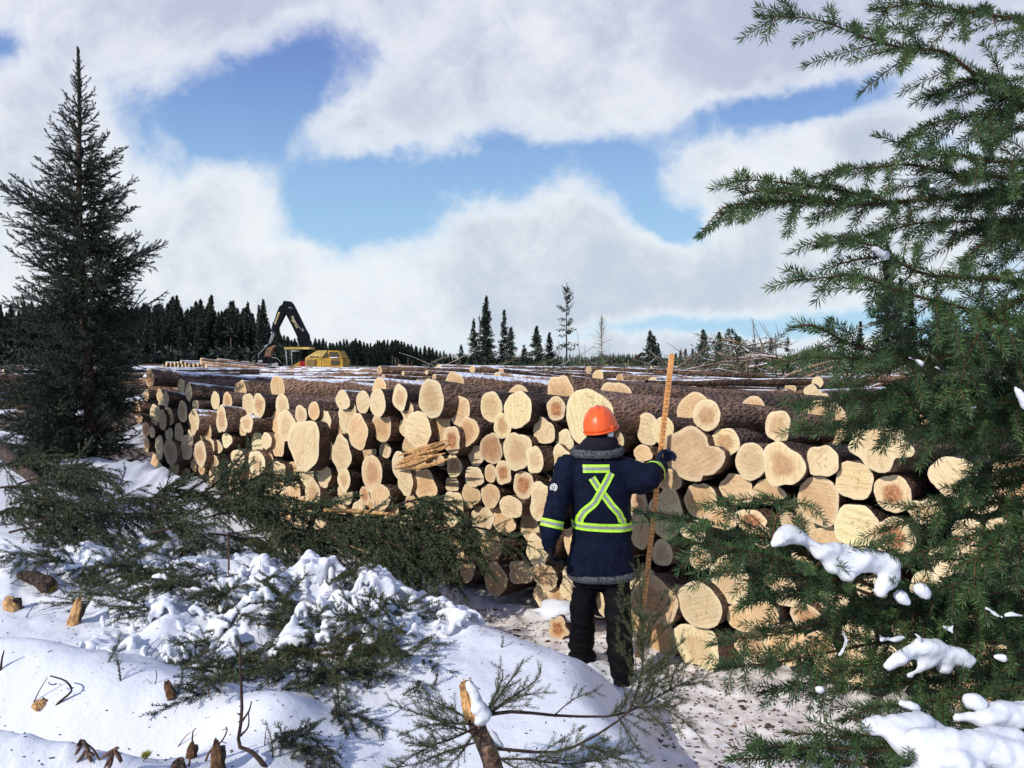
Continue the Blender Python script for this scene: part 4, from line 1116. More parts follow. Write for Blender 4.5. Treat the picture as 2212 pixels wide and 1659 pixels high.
# far loader whose boom shows behind the spruces
def far_boom():
    Y = 150; root = empty('far_loader_boom', at(1372, 790, Y), 'grey folded boom of a second machine far off, left of the split-topped spruce', 'loader boom')
    o = np.array(root.location); b = Buf(); q = lambda u, v: at(u, v, Y) - o
    tube(b, [q(1366, 792), q(1367, 778), q(1378, 769), q(1388, 762)], .22, 6); b.build('arm', M['twig_dark'], root)
    b = Buf(); tube(b, [q(1371, 778), q(1391, 764)], .12, 6); tube(b, [q(1386, 764), q(1393, 766)], .35, 6); b.build('cylinder', M['twig_dark'], root)
far_boom()
# ------------------------------------------------------------------ far and middle-distance trees
def tree_mesh(seed, H, wid, base=.12, dens=14, nl=.34, nw=.075, gap=.33, per=6, shape=.85, droop=.5, rise=.15, bare=0.0, top_tuft=0.0, lean=0.0, sparse=0.0):
    """returns (trunk Buf, crown Buf) at the origin"""
    g = np.random.default_rng(seed); tb, cb = Buf(), Buf()
    zs = np.linspace(0, H, 9); P = np.stack([lean * (zs / H) ** 2 * H + .02 * np.sin(zs), .02 * np.cos(zs * 1.3), zs], 1)
    r0 = .0105 * H + .02
    tube(tb, P, np.linspace(r0, .012, 9), 6, 0, False)
    z = H * base
    while z < H * .985:
        f = (z - H * base) / (H * (1 - base))
        w = wid / 2 * ((1 - f) ** shape) * (.8 + .35 * g.random()) + .06
        for k in range(per):
            if g.random() < sparse: continue
            a = g.random() * 6.283; l = w * (.6 + .55 * g.random())
            elev = rise + .9 * f ** 2 - .25 * (1 - f)
            d = np.array([math.cos(a) * math.cos(elev), math.sin(a) * math.cos(elev), math.sin(elev)])
            p0 = np.array([np.interp(z, zs, P[:, 0]), 0, z + g.normal() * gap * .3])
            C = curve(p0, d, l, 5, droop * (1 - f) * (.6 + .6 * g.random()), None, .04, g)
            C[3:, 2] += l * np.array([.03, .10])
            tube(tb, C, np.linspace(.018, .006, 5) * (H / 9) ** .5, 3, 0, False)
            if g.random() < bare: continue
            n = max(4, int(dens * l * (1 + .4 * f)))
            needles(cb, C, n, nl * (.55 + .45 * (1 - f)), nw, 1.0, -.25, g, .35 + .3 * g.random())
        z += gap * (1 - .45 * f) * (.7 + .6 * g.random())
    needles(cb, np.array([[P[-1][0], 0, H * .96], [P[-1][0], 0, H * 1.01]]), 10, nl * .35, nw * .6, .6, .2, g, .4)
    return tb, cb

PROTO = {}
def foot(u, v_top, Y):
    top = at(u, v_top, Y); z = gz(top[0], Y) - .1
    return np.array([top[0], Y, z]), top[2] - z

def proto_tree(key, **k):
    tb, cb = tree_mesh(**k)
    root = empty('spruce_tree', (0, 0, -50), None, 'tree')
    t = tb.build('trunk', M['grey_wood'] if k.get('bare', 0) > .2 or key in ('f1', 'f3', 'f5') else M['twig_dark'], root); c = cb.build('crown', M['needle_far'], root)
    PROTO[key] = (root, t, c, k['H']); return root

def place_tree(key, pos, H, label, group, rz=0, used=set(), squash=1.0):
    root, t, c, H0 = PROTO[key]
    if key in used:
        r = root.copy(); COL.objects.link(r)
        for o in (t, c):
            q = o.copy(); COL.objects.link(q); q.parent = r
    else:
        used.add(key); r = root
    s = H / H0
    r.location = pos; r.scale = (s * squash, s * squash, s); r.rotation_euler = (0, 0, rz)
    r['label'] = label; r['group'] = group; r['category'] = 'tree'
    if not group: del r['group']
    return r

def far_forest():
    g = np.random.default_rng(23)
    for i in range(7):
        proto_tree(f'f{i}', seed=100 + i, H=10, wid=(2.5, 2.2, 3.0, 2.4, 2.6, 2.1, 3.2)[i], base=(.14, .42, .1, .5, .12, .38, .05)[i], dens=20, nl=.40, nw=.15, gap=.28, per=8, shape=(.7, .8, .65, .75, .9, .7, .6)[i], bare=.02)
    # left forest edge: ragged top line, (u, top v)
    prof = [(-60, 668), (0, 662), (40, 655), (110, 650), (200, 648), (260, 655), (330, 650), (355, 652), (382, 640), (400, 660), (425, 650), (457, 638), (480, 655), (498, 652), (520, 660), (538, 655), (556, 662), (566, 650), (585, 690), (600, 708), (612, 722)]
    pu, pv = zip(*prof)
    spikes = [(382, 640), (457, 638), (498, 651), (535, 653), (568, 648), (350, 660), (423, 650), (322, 668), (601, 706)]
    txt = ['tall dark full-topped spruce in the forest wall, left of the wide-topped one', 'tall tree with wide bristly top standing above the left forest wall', 'pointed spruce right of the wide-topped tree in the forest wall', 'spruce with narrow steep top left of the spire-topped spruce', 'slender spire-topped spruce rising at the right end of the dense forest wall', 'dark spruce top peeping just right of the near left spruce', 'blunt spruce between two taller tops of the forest wall', 'spruce half hidden behind the near left spruce', 'last low spruce of the forest wall, behind the loader boom']
    for (u, v), t in zip(spikes, txt):
        Y = 118 + g.normal() * 3; p, H = foot(u, v, Y)
        place_tree(f'f{g.integers(7)}', p, H, t, 'trees of the left forest wall', g.random() * 6.28, squash=1.0)
    for row in range(6):
        u = -70 + row * 5
        while u < 606:
            Y = 112 + row * 9 + g.normal() * 2; v = np.interp(u, pu, pv) + 10 + abs(g.normal()) * 20 - row * 3
            p, H = foot(u, v, Y)
            place_tree(f'f{g.integers(7)}', p, H, 'dark spruce packed among others in the forest wall behind the log decks on the left', 'trees of the left forest wall', g.random() * 6.28, squash=.9 + .25 * g.random())
            u += g.uniform(12, 24) + row * 2
    ub = Buf()
    for i in range(1500):
        Y = g.uniform(104, 150); u = g.uniform(-90, 640); p = foot(u, 700, Y)[0]; h = g.uniform(.6, 2.6)
        needles(ub, np.array([p, p + np.array([g.normal() * .4, 0, h])]), 16, .9, .35, 1.0, 0, g, g.random() * .5)
    tag(ub.build('undergrowth', M['needle_far']), 'dark undergrowth at the foot of the forest wall', 'undergrowth', None, 'stuff')
    # the forest edge running away to the right
    prof2 = [(600, 722), (640, 730), (680, 733), (720, 738), (760, 730), (800, 738), (850, 731), (880, 740), (905, 742), (940, 752), (985, 768), (1000, 772)]
    pu, pv = zip(*prof2)
    for row in range(2):
        u = 590 + row * 4
        while u < 990:
            Y = np.interp(u, [600, 1000], [215, 420]) + row * 25; v = np.interp(u, pu, pv) + g.normal() * 4 + 2 + row * 5
            p, H = foot(u, v, Y)
            place_tree(f'f{g.integers(7)}', p, H, 'small dark spruce in the forest edge receding behind and right of the loader', 'trees of the receding forest edge', g.random() * 6.28, squash=1.15 + .4 * g.random())
            u += g.uniform(6, 10)
    # the far wood along the horizon: one mass
    b = Buf()
    for row in range(3):
        u = 560.0
        while u < 2700:
            Y = 640 + 90 * row; v = 769 + 3 * math.sin(u * .013) + 2.5 * math.sin(u * .031 + 1) + g.normal() * 2.2 - (3 if u > 1600 else 0)
            p, H = foot(u, v, Y); H = max(3, H); r = H * g.uniform(.10, .17)
            k = 6; th = np.arange(k) * math.pi / 3 + g.random()
            V = []
            for zf, rf in ((.02, .7), (.18, 1), (.2, .75), (.45, .72), (.47, .5), (.72, .4), (.74, .27), (1.0, .02)):
                V.append(p + np.stack([np.cos(th) * r * rf * (1 + .3 * g.normal(size=k)), np.sin(th) * r * rf, np.full(k, H * zf)], 1))
            b.add(np.vstack(V), ringfaces(8, k), None, 0, g.random())
            u += g.uniform(2.0, 5.5)
    tag(b.build('far_wood', M['needle_far'], smooth_=False), 'dark far wood along the horizon', 'wood', None, 'stuff')
far_forest()

def lone_tree(u, v0, v1, w, Y, label, seed, **k):
    """tree from base v1 to tip v0 at distance Y, crown w px wide"""
    p, H = foot(u, v0, Y); wid = w * 1.2 / FU * Y
    kind = k.pop('kind', 'spruce_tree'); crown = k.pop('crown', 'crown'); cm = k.pop('cm', M['needle_far'])
    args = dict(dens=17, nl=.42, nw=.14, gap=.33, per=7); args.update(k)
    tb, cb = tree_mesh(seed=seed, H=H, wid=wid, **args)
    root = empty(kind, p, label, 'tree', 'lone trees left standing on the cutover')
    tb.build('trunk', M['grey_wood'] if args.get('bare', 0) > .2 else M['twig_dark'], root)
    if cb.n > 60: cb.build(crown, cm, root)
    return root

def lone_trees():
    L = lone_tree
    L(1023.5, 694, 795, 27, 95, 'slim leaning-topped spruce left of the tallest one in the centre group', 301, base=.2, sparse=.1)
    L(1036, 682, 798, 14, 97, 'thin nearly bare trunk between two spruces of the centre group', 302, base=.25, bare=.75, sparse=.35, kind='bare_tree')
    L(1050, 642, 798, 42, 95, 'largest and darkest full spruce of the centre group', 303, base=.1, per=9, gap=.30)
    L(1089, 671, 798, 27, 98, 'narrow spruce directly right of the largest one', 304, base=.1, sparse=.15)
    L(1104, 709, 798, 36, 92, 'lower blunt-topped spruce overlapping the narrow one', 305, base=.1, sparse=.1)
    L(1159, 705, 800, 36, 90, 'even cone-shaped spruce left of the very tall thin tree', 306, base=.1, per=8)
    L(1187, 722, 800, 28, 92, 'blunt short spruce right of the even cone-shaped one', 307, base=.1, per=8)
    L(1224, 614, 802, 44, 84, 'very tall thin spruce with sparse tufted branches and a visible trunk', 308, base=.26, sparse=.30, gap=.55, shape=.35, per=5, dens=14, droop=.25, bare=.12, nl=.38)
    L(1207, 735, 798, 26, 88, 'dead twiggy sapling at the foot of the very tall thin spruce', 309, base=.2, bare=1, per=5, kind='bare_tree')
    L(1252, 716, 795, 8, 92, 'leaning dead snag right of the very tall thin spruce', 310, base=.3, bare=1, per=2, lean=-.06, sparse=.4, kind='dead_snag')
    L(1263, 744, 795, 4, 92, 'short straight snag beside the leaning snag', 311, base=.5, bare=1, per=1, sparse=.6, kind='dead_snag')
    L(1300, 690, 798, 52, 86, 'leafless tree with a broken top and drooping twigs, right of the snags', 312, base=.2, bare=1, per=9, gap=.28, shape=.35, droop=.9, rise=.5, kind='bare_tree')
    L(1132, 752, 800, 30, 80, 'small bowed snowy spruce in the gap of the centre group', 313, base=.05, per=8)
    L(996, 748, 796, 20, 110, 'low dense spruce at the left foot of the centre group', 314, base=.05, per=8)
    L(1404.5, 716, 800, 30, 90, 'left stem of the split-topped spruce beside the far loader boom', 315, base=.1, per=8)
    L(1413, 728, 800, 22, 91, 'right stem of the split-topped spruce, a blunt top', 316, base=.1, per=7)
    L(1422, 745, 800, 14, 95, 'short slim spruce right of the split-topped spruce', 317, base=.1)
    for i, (u, v, t) in enumerate([(1470, 758, 'left'), (1481, 755, 'middle'), (1496, 756, 'right'), (1460, 765, 'shortest outer')]): L(u, v, 795, 12, 130, f'{t} of the tiny spruces right of the measuring stick top', 320 + i, base=.1)
    L(1519, 712, 803, 34, 88, 'full regular spruce right of the measuring stick', 325, base=.06, per=8)
    L(1554, 719, 803, 29, 88, 'slimmer spruce next right of the full regular one', 326, base=.08, per=7)
    L(1574, 712, 800, 14, 96, 'left one of a pair of thin pines with tufted tops', 327, base=.62, per=4, sparse=.2, shape=.4, kind='pine_tree')
    L(1582, 712, 800, 13, 97, 'right one of a pair of thin pines with tufted tops', 328, base=.66, per=4, sparse=.2, shape=.4, kind='pine_tree')
    L(1566, 746, 800, 3, 96, 'short bare snag left of the thin pines', 329, base=.6, bare=1, per=1, sparse=.6, kind='dead_snag')
    L(1590, 723, 800, 22, 90, 'spruce just right of the thin pines', 330, base=.08, per=7)
    L(1597, 729, 800, 28, 92, 'broader spruce behind the slash heap, right of the thin pines', 331, base=.06, per=7)
    L(1666, 733, 800, 17, 90, 'small pointed spruce behind the top of the slash heap', 332, base=.1)
    L(1703, 731, 800, 36, 84, 'thin ragged spruce left of the right boughs', 333, base=.15, sparse=.45, per=6, bare=.3)
    L(1859, 697, 790, 24, 100, 'small neat spruce left of the big group behind the right boughs', 334, base=.08, per=8)
    L(1917, 525, 795, 68, 78, 'tallest dark spruce seen through the right boughs', 335, base=.06, per=9, gap=.34)
    L(1945, 600, 795, 42, 80, 'second spruce touching the tallest one behind the right boughs', 336, base=.06, per=8)
    L(1968, 612, 795, 34, 82, 'third slim spruce right of the tallest one behind the right boughs', 337, base=.06, per=8)
    L(2037, 655, 795, 76, 74, 'wide spreading spruce behind the right boughs', 338, base=.1, per=8, shape=.6)
    L(2173, 638, 790, 34, 95, 'small cone-shaped spruce near the right picture edge', 339, base=.06, per=8)
    L(2206, 620, 790, 18, 90, 'thin bare pine at the right picture edge', 340, base=.5, bare=.6, per=3, sparse=.3, kind='pine_tree')
    # young spruces making a dark belt at the feet of the centre group
    g = np.random.default_rng(77)
    spots = [(1003, 770), (1018, 775), (1034, 772), (1061, 774), (1076, 778), (1095, 774), (1114, 776), (1143, 778), (1168, 774), (1190, 776), (1205, 782), (1322, 778), (1340, 781), (1356, 778), (1385, 780), (1396, 776), (1430, 778), (1508, 780), (1532, 778), (1546, 778), (1610, 772), (1640, 778), (1718, 770), (1745, 768)]
    for i, (u, v) in enumerate(spots):
        L(u, v, 803, 26, 78 + g.random() * 8, 'bushy young spruce in the dark belt at the feet of the lone trees', 350 + i, base=.0, per=9, gap=.22, shape=.55)['group'] = 'young spruces in a belt'
lone_trees()

# ------------------------------------------------------------------ the left spruce
def left_spruce():
    Y = 9.6; base = np.array([at(192, 985, Y)[0], Y, .0]); base[2] = gz(base[0], base[1]) - .03
    H = at(165, 107, Y)[2] - base[2]
    root = empty('spruce_tree', base, 'tall full near spruce standing alone at the left edge of the picture', 'tree')
    g = np.random.default_rng(41); tb, cb, db = Buf(), Buf(), Buf()
    zs = np.linspace(0, H, 14); lx = at(165, 107, Y)[0] - base[0]
    tr = np.stack([lx * (zs / H) ** 1.3 + .02 * np.sin(zs * 1.7), .02 * np.cos(zs), zs], 1)
    trunk = Buf(); tube(trunk, tr, np.linspace(.075, .006, 14), 10, 0, False, .5, .08)
    trunk.build('trunk', M['bark_dark'], root)
    # silhouette half widths read off the photo: (height fraction, left m, right m)
    k = Y / FU
    prof = [(0.00, 230, 120), (.08, 235, 125), (.17, 215, 115), (.26, 175, 120), (.335, 190, 175), (.40, 165, 165), (.46, 175, 205), (.52, 150, 150), (.60, 165, 125), (.66, 110, 125), (.72, 85, 90), (.78, 75, 65), (.84, 45, 50), (.90, 30, 30), (.95, 18, 14), (1.0, 3, 3)]
    ph, pl, pr = [np.array(q) for q in zip(*prof)]
    sp = Spec(ln=.022, wd=.0095, dens=250, spacing=.055, side=.5, depth=2, maxside=.36, minside=.06, droop=.02, wood=.0016, ang=.8, roll=.9, sub=.11)
    z = .10; w = 0
    while z < H * .965:
        f = z / H
        nb = 5 if f < .75 else 4
        a0 = g.random() * 6.28
        for q in range(nb):
            a = a0 + q * 6.283 / nb + g.normal() * .25
            ca = math.cos(a)
            lim = (np.interp(f, ph, pr) if ca > 0 else np.interp(f, ph, pl)) * k
            l = lim * (.50 + .60 * g.random())
            if abs(ca) < .5: l = .5 * (np.interp(f, ph, pr) + np.interp(f, ph, pl)) * k * (.7 + .35 * g.random())
            if l < .03: continue
            elev = -.10 + .55 * f + .9 * max(0, f - .7) + g.normal() * .07
            d = np.array([ca * math.cos(elev), math.sin(a) * math.cos(elev), math.sin(elev)])
            p0 = np.array([np.interp(z, zs, tr[:, 0]), 0, z + g.normal() * .03])
            C = curve(p0, d, l, 9, .22 * (1 - f), None, .03, g)
            C[:, 2] += .26 * l * np.linspace(0, 1, 9) ** 3          # tips sweep up
            sp.bare = .03 + .15 * (1 - f) * (g.random() < .6)
            spray(tb, cb, C, sp, g, 0, .004 + .006 * l)
        z += (.115 - .04 * f) * (.75 + .5 * g.random()); w += 1
    for q in range(26):           # skirts spreading over the ground
        a = g.random() * 6.28; l = g.uniform(.8, 1.35) * (.62 if math.cos(a) > 0 else 1); C = curve([0, 0, g.uniform(.15, 1.25)], [math.cos(a), math.sin(a), -.05], l, 9, .45, None, .04, g); sp.bare = .1; spray(tb, cb, C, sp, g, 0, .009)
    for q in range(26):           # dead lower twigs inside the crown
        z = g.uniform(.05, 1.3); a = g.random() * 6.28
        C = curve([0, 0, z], [math.cos(a), math.sin(a), -.1], g.uniform(.4, .9), 6, .3, None, .1, g); tube(db, C, np.linspace(.006, .0015, 6), 4)
    needles(cb, tr[5:], 2600, .05, .010, .8, .2, g)
    for q in range(3):            # upright leaders
        C = curve(tr[-1] - np.array([0, 0, .16 + .02 * q]), [.06 * (q - 1), 0, 1], .2, 4, 0, None, .02, g); tube(tb, C, .004, 5); needles(cb, C, 26, .012, .0035, .5, .1, g)
    tb.build('branches', M['twig_dark'], root); cb.build('needles', M['needle_dark'], root); db.build('dead_twigs', M['twig_dark'], root)
left_spruce()
# ------------------------------------------------------------------ cut boughs, brush and twigs in the foreground
def bough(name, P, sp, label, group, leafm, woodm='twig', cat='bough', seed=0, r0=None, plane=None, base=None):
    """a cut bough along world polyline P"""
    P = np.asarray(P, float); o = P[0] if base is None else np.asarray(base)
    g = np.random.default_rng(seed); tb, cb = Buf(), Buf()
    spray(tb, cb, P - o, sp, g, 0, r0, plane)
    root = empty(name, o, label, cat, group)
    tb.build('stem', M[woodm], root); cb.build('needles', M[leafm], root)
    return root

def bez(pts, n=12):
    """smooth polyline through a few world points"""
    pts = np.asarray(pts, float); m = len(pts); t = np.linspace(0, m - 1, n); out = []
    for x in t:
        i = min(int(x), m - 2); f = x - i
        p0, p1, p2, p3 = pts[max(i - 1, 0)], pts[i], pts[i + 1], pts[min(i + 2, m - 1)]
        out.append(.5 * ((2 * p1) + (-p0 + p2) * f + (2 * p0 - 5 * p1 + 4 * p2 - p3) * f ** 2 + (-p0 + 3 * p1 - 3 * p2 + p3) * f ** 3))
    return np.array(out)

def U(*pts): return bez([at(*p) for p in pts], 14)

def mid_brush():
    sp = Spec(ln=.020, wd=.0072, dens=280, spacing=.042, side=.55, depth=2, maxside=.46, minside=.06, droop=.28, wood=.002, ang=.9, roll=.75, sub=.10, bare=.10)
    up = Spec(ln=.019, wd=.006, dens=280, spacing=.06, side=.42, depth=2, maxside=.30, minside=.06, droop=.0, wood=.002, ang=.9, roll=1.2, sub=.12, bare=.15)
    B = [ # (points (u,v,Y)..., spec, label)
        ([(40, 1045, 6.6), (110, 1030, 6.7), (190, 1060, 6.6), (250, 1110, 6.5)], sp, 'dark bough drooping to the right below the left spruce'),
        ([(20, 1090, 6.3), (90, 1075, 6.3), (160, 1100, 6.2), (215, 1150, 6.1)], sp, 'dark bough lying at the left edge beside the fallen trunk'),
        ([(-40, 1120, 6.2), (40, 1100, 6.2), (90, 1120, 6.1), (140, 1160, 6.0)], sp, 'bough cut by the left picture edge above the snow hump'),
        ([(150, 1060, 7.0), (165, 1000, 7.0), (185, 965, 7.1), (198, 948, 7.2)], up, 'upright bough end in front of the left spruce trunk'),
        ([(215, 1150, 6.4), (240, 1080, 6.4), (262, 1040, 6.5), (272, 1010, 6.5)], up, 'upright sapling top standing before the white snow berm'),
        ([(215, 1090, 6.6), (290, 1075, 6.6), (350, 1095, 6.5), (390, 1130, 6.4)], sp, 'green bough arching left of the centre clump'),
        ([(260, 1110, 6.4), (330, 1110, 6.4), (400, 1130, 6.3), (450, 1192, 6.2)], sp, 'lower bough with drooping tips left of the centre clump'),
        ([(330, 1120, 6.6), (352, 1070, 6.6), (362, 1040, 6.6), (370, 1015, 6.6)], up, 'thin upright twig before the berm, nearest the log pile'),
        ([(400, 1090, 6.7), (470, 1042, 6.8), (520, 987, 6.8), (556, 940, 6.9)], sp, 'bough reaching up across the pale log ends, tallest of the brush'),
        ([(420, 1110, 6.6), (500, 1062, 6.7), (580, 1022, 6.7), (690, 1023, 6.8)], sp, 'bough with finger-like twigs stretching right over the huge oval end'),
        ([(430, 1122, 6.5), (520, 1102, 6.5), (590, 1112, 6.4), (650, 1188, 6.3)], sp, 'thick green bough in the middle of the brush row'),
        ([(470, 1102, 6.6), (560, 1072, 6.6), (640, 1108, 6.5), (700, 1168, 6.4)], sp, 'bough curving down right below the huge oval end'),
        ([(450, 1152, 6.3), (520, 1162, 6.3), (590, 1192, 6.2), (640, 1268, 6.1)], sp, 'bough hanging towards the snowy brush heap, centre'),
        ([(560, 1112, 6.5), (640, 1158, 6.5), (720, 1198, 6.4), (770, 1253, 6.3)], sp, 'bough lying against the peeled pole'),
        ([(640, 1148, 6.5), (740, 1148, 6.5), (820, 1188, 6.4), (860, 1253, 6.3)], sp, 'bough hanging below the peeled pole'),
        ([(700, 1138, 6.4), (820, 1123, 6.4), (920, 1158, 6.3), (975, 1238, 6.2)], sp, 'broad drooping bough left of the packed snow'),
        ([(740, 1178, 6.3), (830, 1188, 6.3), (900, 1238, 6.2), (935, 1313, 6.1)], sp, 'bough whose tips hang lowest over the packed snow'),
        ([(820, 1128, 6.4), (900, 1103, 6.4), (960, 1098, 6.4), (1010, 1123, 6.3)], sp, 'bough rising along the bottom log ends left of the worker'),
        ([(830, 1158, 6.3), (930, 1138, 6.3), (1020, 1178, 6.2), (1075, 1263, 6.1)], sp, 'bough with trailing tips nearest the worker'),
        ([(930, 1148, 6.2), (1020, 1138, 6.1), (1110, 1163, 6.0), (1180, 1198, 5.9)], up, "sparse bough reaching right to the worker's left hand"),
        ([(980, 1198, 6.1), (1050, 1168, 6.0), (1120, 1188, 5.9), (1160, 1253, 5.85)], up, "small bough drooping beside the worker's left glove"),
        ([(600, 1118, 6.6), (680, 1098, 6.6), (760, 1128, 6.5), (820, 1178, 6.4)], sp, 'upper bough over the small log ends right of the oval end'),
        ([(880, 1213, 6.15), (920, 1248, 6.1), (905, 1298, 6.0), (890, 1338, 5.95)], sp, 'bough tip bending down onto the smooth snow edge'),
        ([(330, 1150, 6.1), (400, 1140, 6.1), (460, 1172, 6.0), (500, 1217, 5.9)], sp, 'low bough half in the snow left of the thin leader stem'),
        ([(-30, 1060, 6.9), (40, 1050, 6.9), (110, 1075, 6.8), (150, 1110, 6.7)], sp, 'bough under the fallen trunk at the left edge'),
        ([(130, 1110, 6.5), (210, 1105, 6.5), (290, 1130, 6.4), (340, 1170, 6.3)], sp, 'flat bough between the left clump and the berm'),
        ([(20, 1150, 5.9), (80, 1140, 5.9), (150, 1165, 5.8), (190, 1200, 5.7)], sp, 'bough fringe above the mossy branch end'),
        ([(690, 1120, 6.3), (760, 1150, 6.25), (820, 1200, 6.2), (850, 1265, 6.1)], sp, 'bough sagging beside the snowy shoulder, left of the packed snow'),
        ([(860, 1090, 6.35), (930, 1075, 6.3), (990, 1100, 6.3), (1030, 1160, 6.2)], sp, 'bough lying under the long egg-shaped tan end'),
        ([(880, 1130, 6.25), (940, 1150, 6.2), (985, 1210, 6.15), (1000, 1275, 6.1)], sp, 'dark bough with tips hanging straight down over the packed snow'),
        ([(790, 1160, 6.2), (860, 1180, 6.15), (920, 1230, 6.1), (950, 1290, 6.05)], sp, 'lowest dark bough spread on the snow edge'),
        ([(560, 1130, 6.4), (630, 1140, 6.4), (690, 1180, 6.3), (720, 1240, 6.2)], sp, 'bough drooping behind the snowy heap crest'),
        ([(-30, 1010, 7.6), (60, 1000, 7.6), (130, 1015, 7.5), (200, 1060, 7.4)], sp, 'bough spread at the foot of the left spruce'),
        ([(100, 1020, 7.4), (170, 1010, 7.4), (230, 1030, 7.3), (270, 1080, 7.2)], sp, 'bough between the left spruce and the snow berm'),
        ([(300, 1090, 6.8), (370, 1060, 6.8), (430, 1065, 6.7), (480, 1110, 6.6)], sp, 'bough fringe along the lower edge of the snow berm'),
        ([(380, 1080, 6.8), (440, 1040, 6.8), (490, 1010, 6.85), (530, 990, 6.9)], up, 'thin bough rising left of the tallest one'),
        ([(60, 1130, 6.0), (140, 1120, 6.0), (210, 1150, 5.9), (255, 1195, 5.8)], sp, 'low bough lying on snow lumps at the left'),
        ([(820, 1208, 6.3), (870, 1198, 6.3), (960, 1218, 6.2), (1010, 1298, 6.1)], sp, 'bough in the shadow between worker and brush heap'),
    ]
    for i, (pts, s, lab) in enumerate(B):
        s.maxside = .46 if s is sp else .30
        bough('spruce_bough', U(*pts), s, lab, 'boughs of the dark brush row', 'needle_mid', 'twig_dark', 'bough', 500 + i, .010)
    # peeled pole, dark fallen trunk, thin leader stem
    def pole(name, pts, r, m, lab, cat='branch', k=8, rough=.06):
        P = U(*pts); root = empty(name, P[0], lab, cat); b = Buf(); r = np.linspace(r, r * .6, len(P)); tube(b, P - P[0], r, k, 0, True, .5, rough, 3); b.build('stem', m, root); return root
    pole('peeled_pole', [(700, 1101, 6.5), (790, 1106, 6.5), (868, 1114, 6.4)], .022, M['torn_wood'], 'peeled tan pole lying in the boughs under the log ends')
    pole('fallen_trunk', [(-40, 955, 8.6), (15, 985, 8.0), (68, 1030, 7.3), (90, 1050, 7.0)], .075, M['bark_dark'], 'dark fallen trunk slanting down at the left picture edge', 'fallen trunk', 10)
    pole('sapling_stem', [(494, 1262, 5.5), (494, 1200, 5.5), (491, 1150, 5.55)], .008, M['twig'], 'thin upright leafless stem in front of the brush row')
    pole('dead_stick', [(757, 1180, 6.2), (800, 1195, 6.15)], .008, M['torn_wood'], 'short pale stick lying in the boughs right of centre')
    pole('dead_stick', [(632, 1178, 6.2), (668, 1205, 6.15)], .008, M['twig'], 'reddish dead stick under the boughs')
mid_brush()

def ground_hit(u, v):
    Y = 2.4
    while Y < 14:
        p = at(u, v, Y)
        if p[2] < gz(p[0], p[1]): return p
        Y += .02
    return at(u, v, Y)

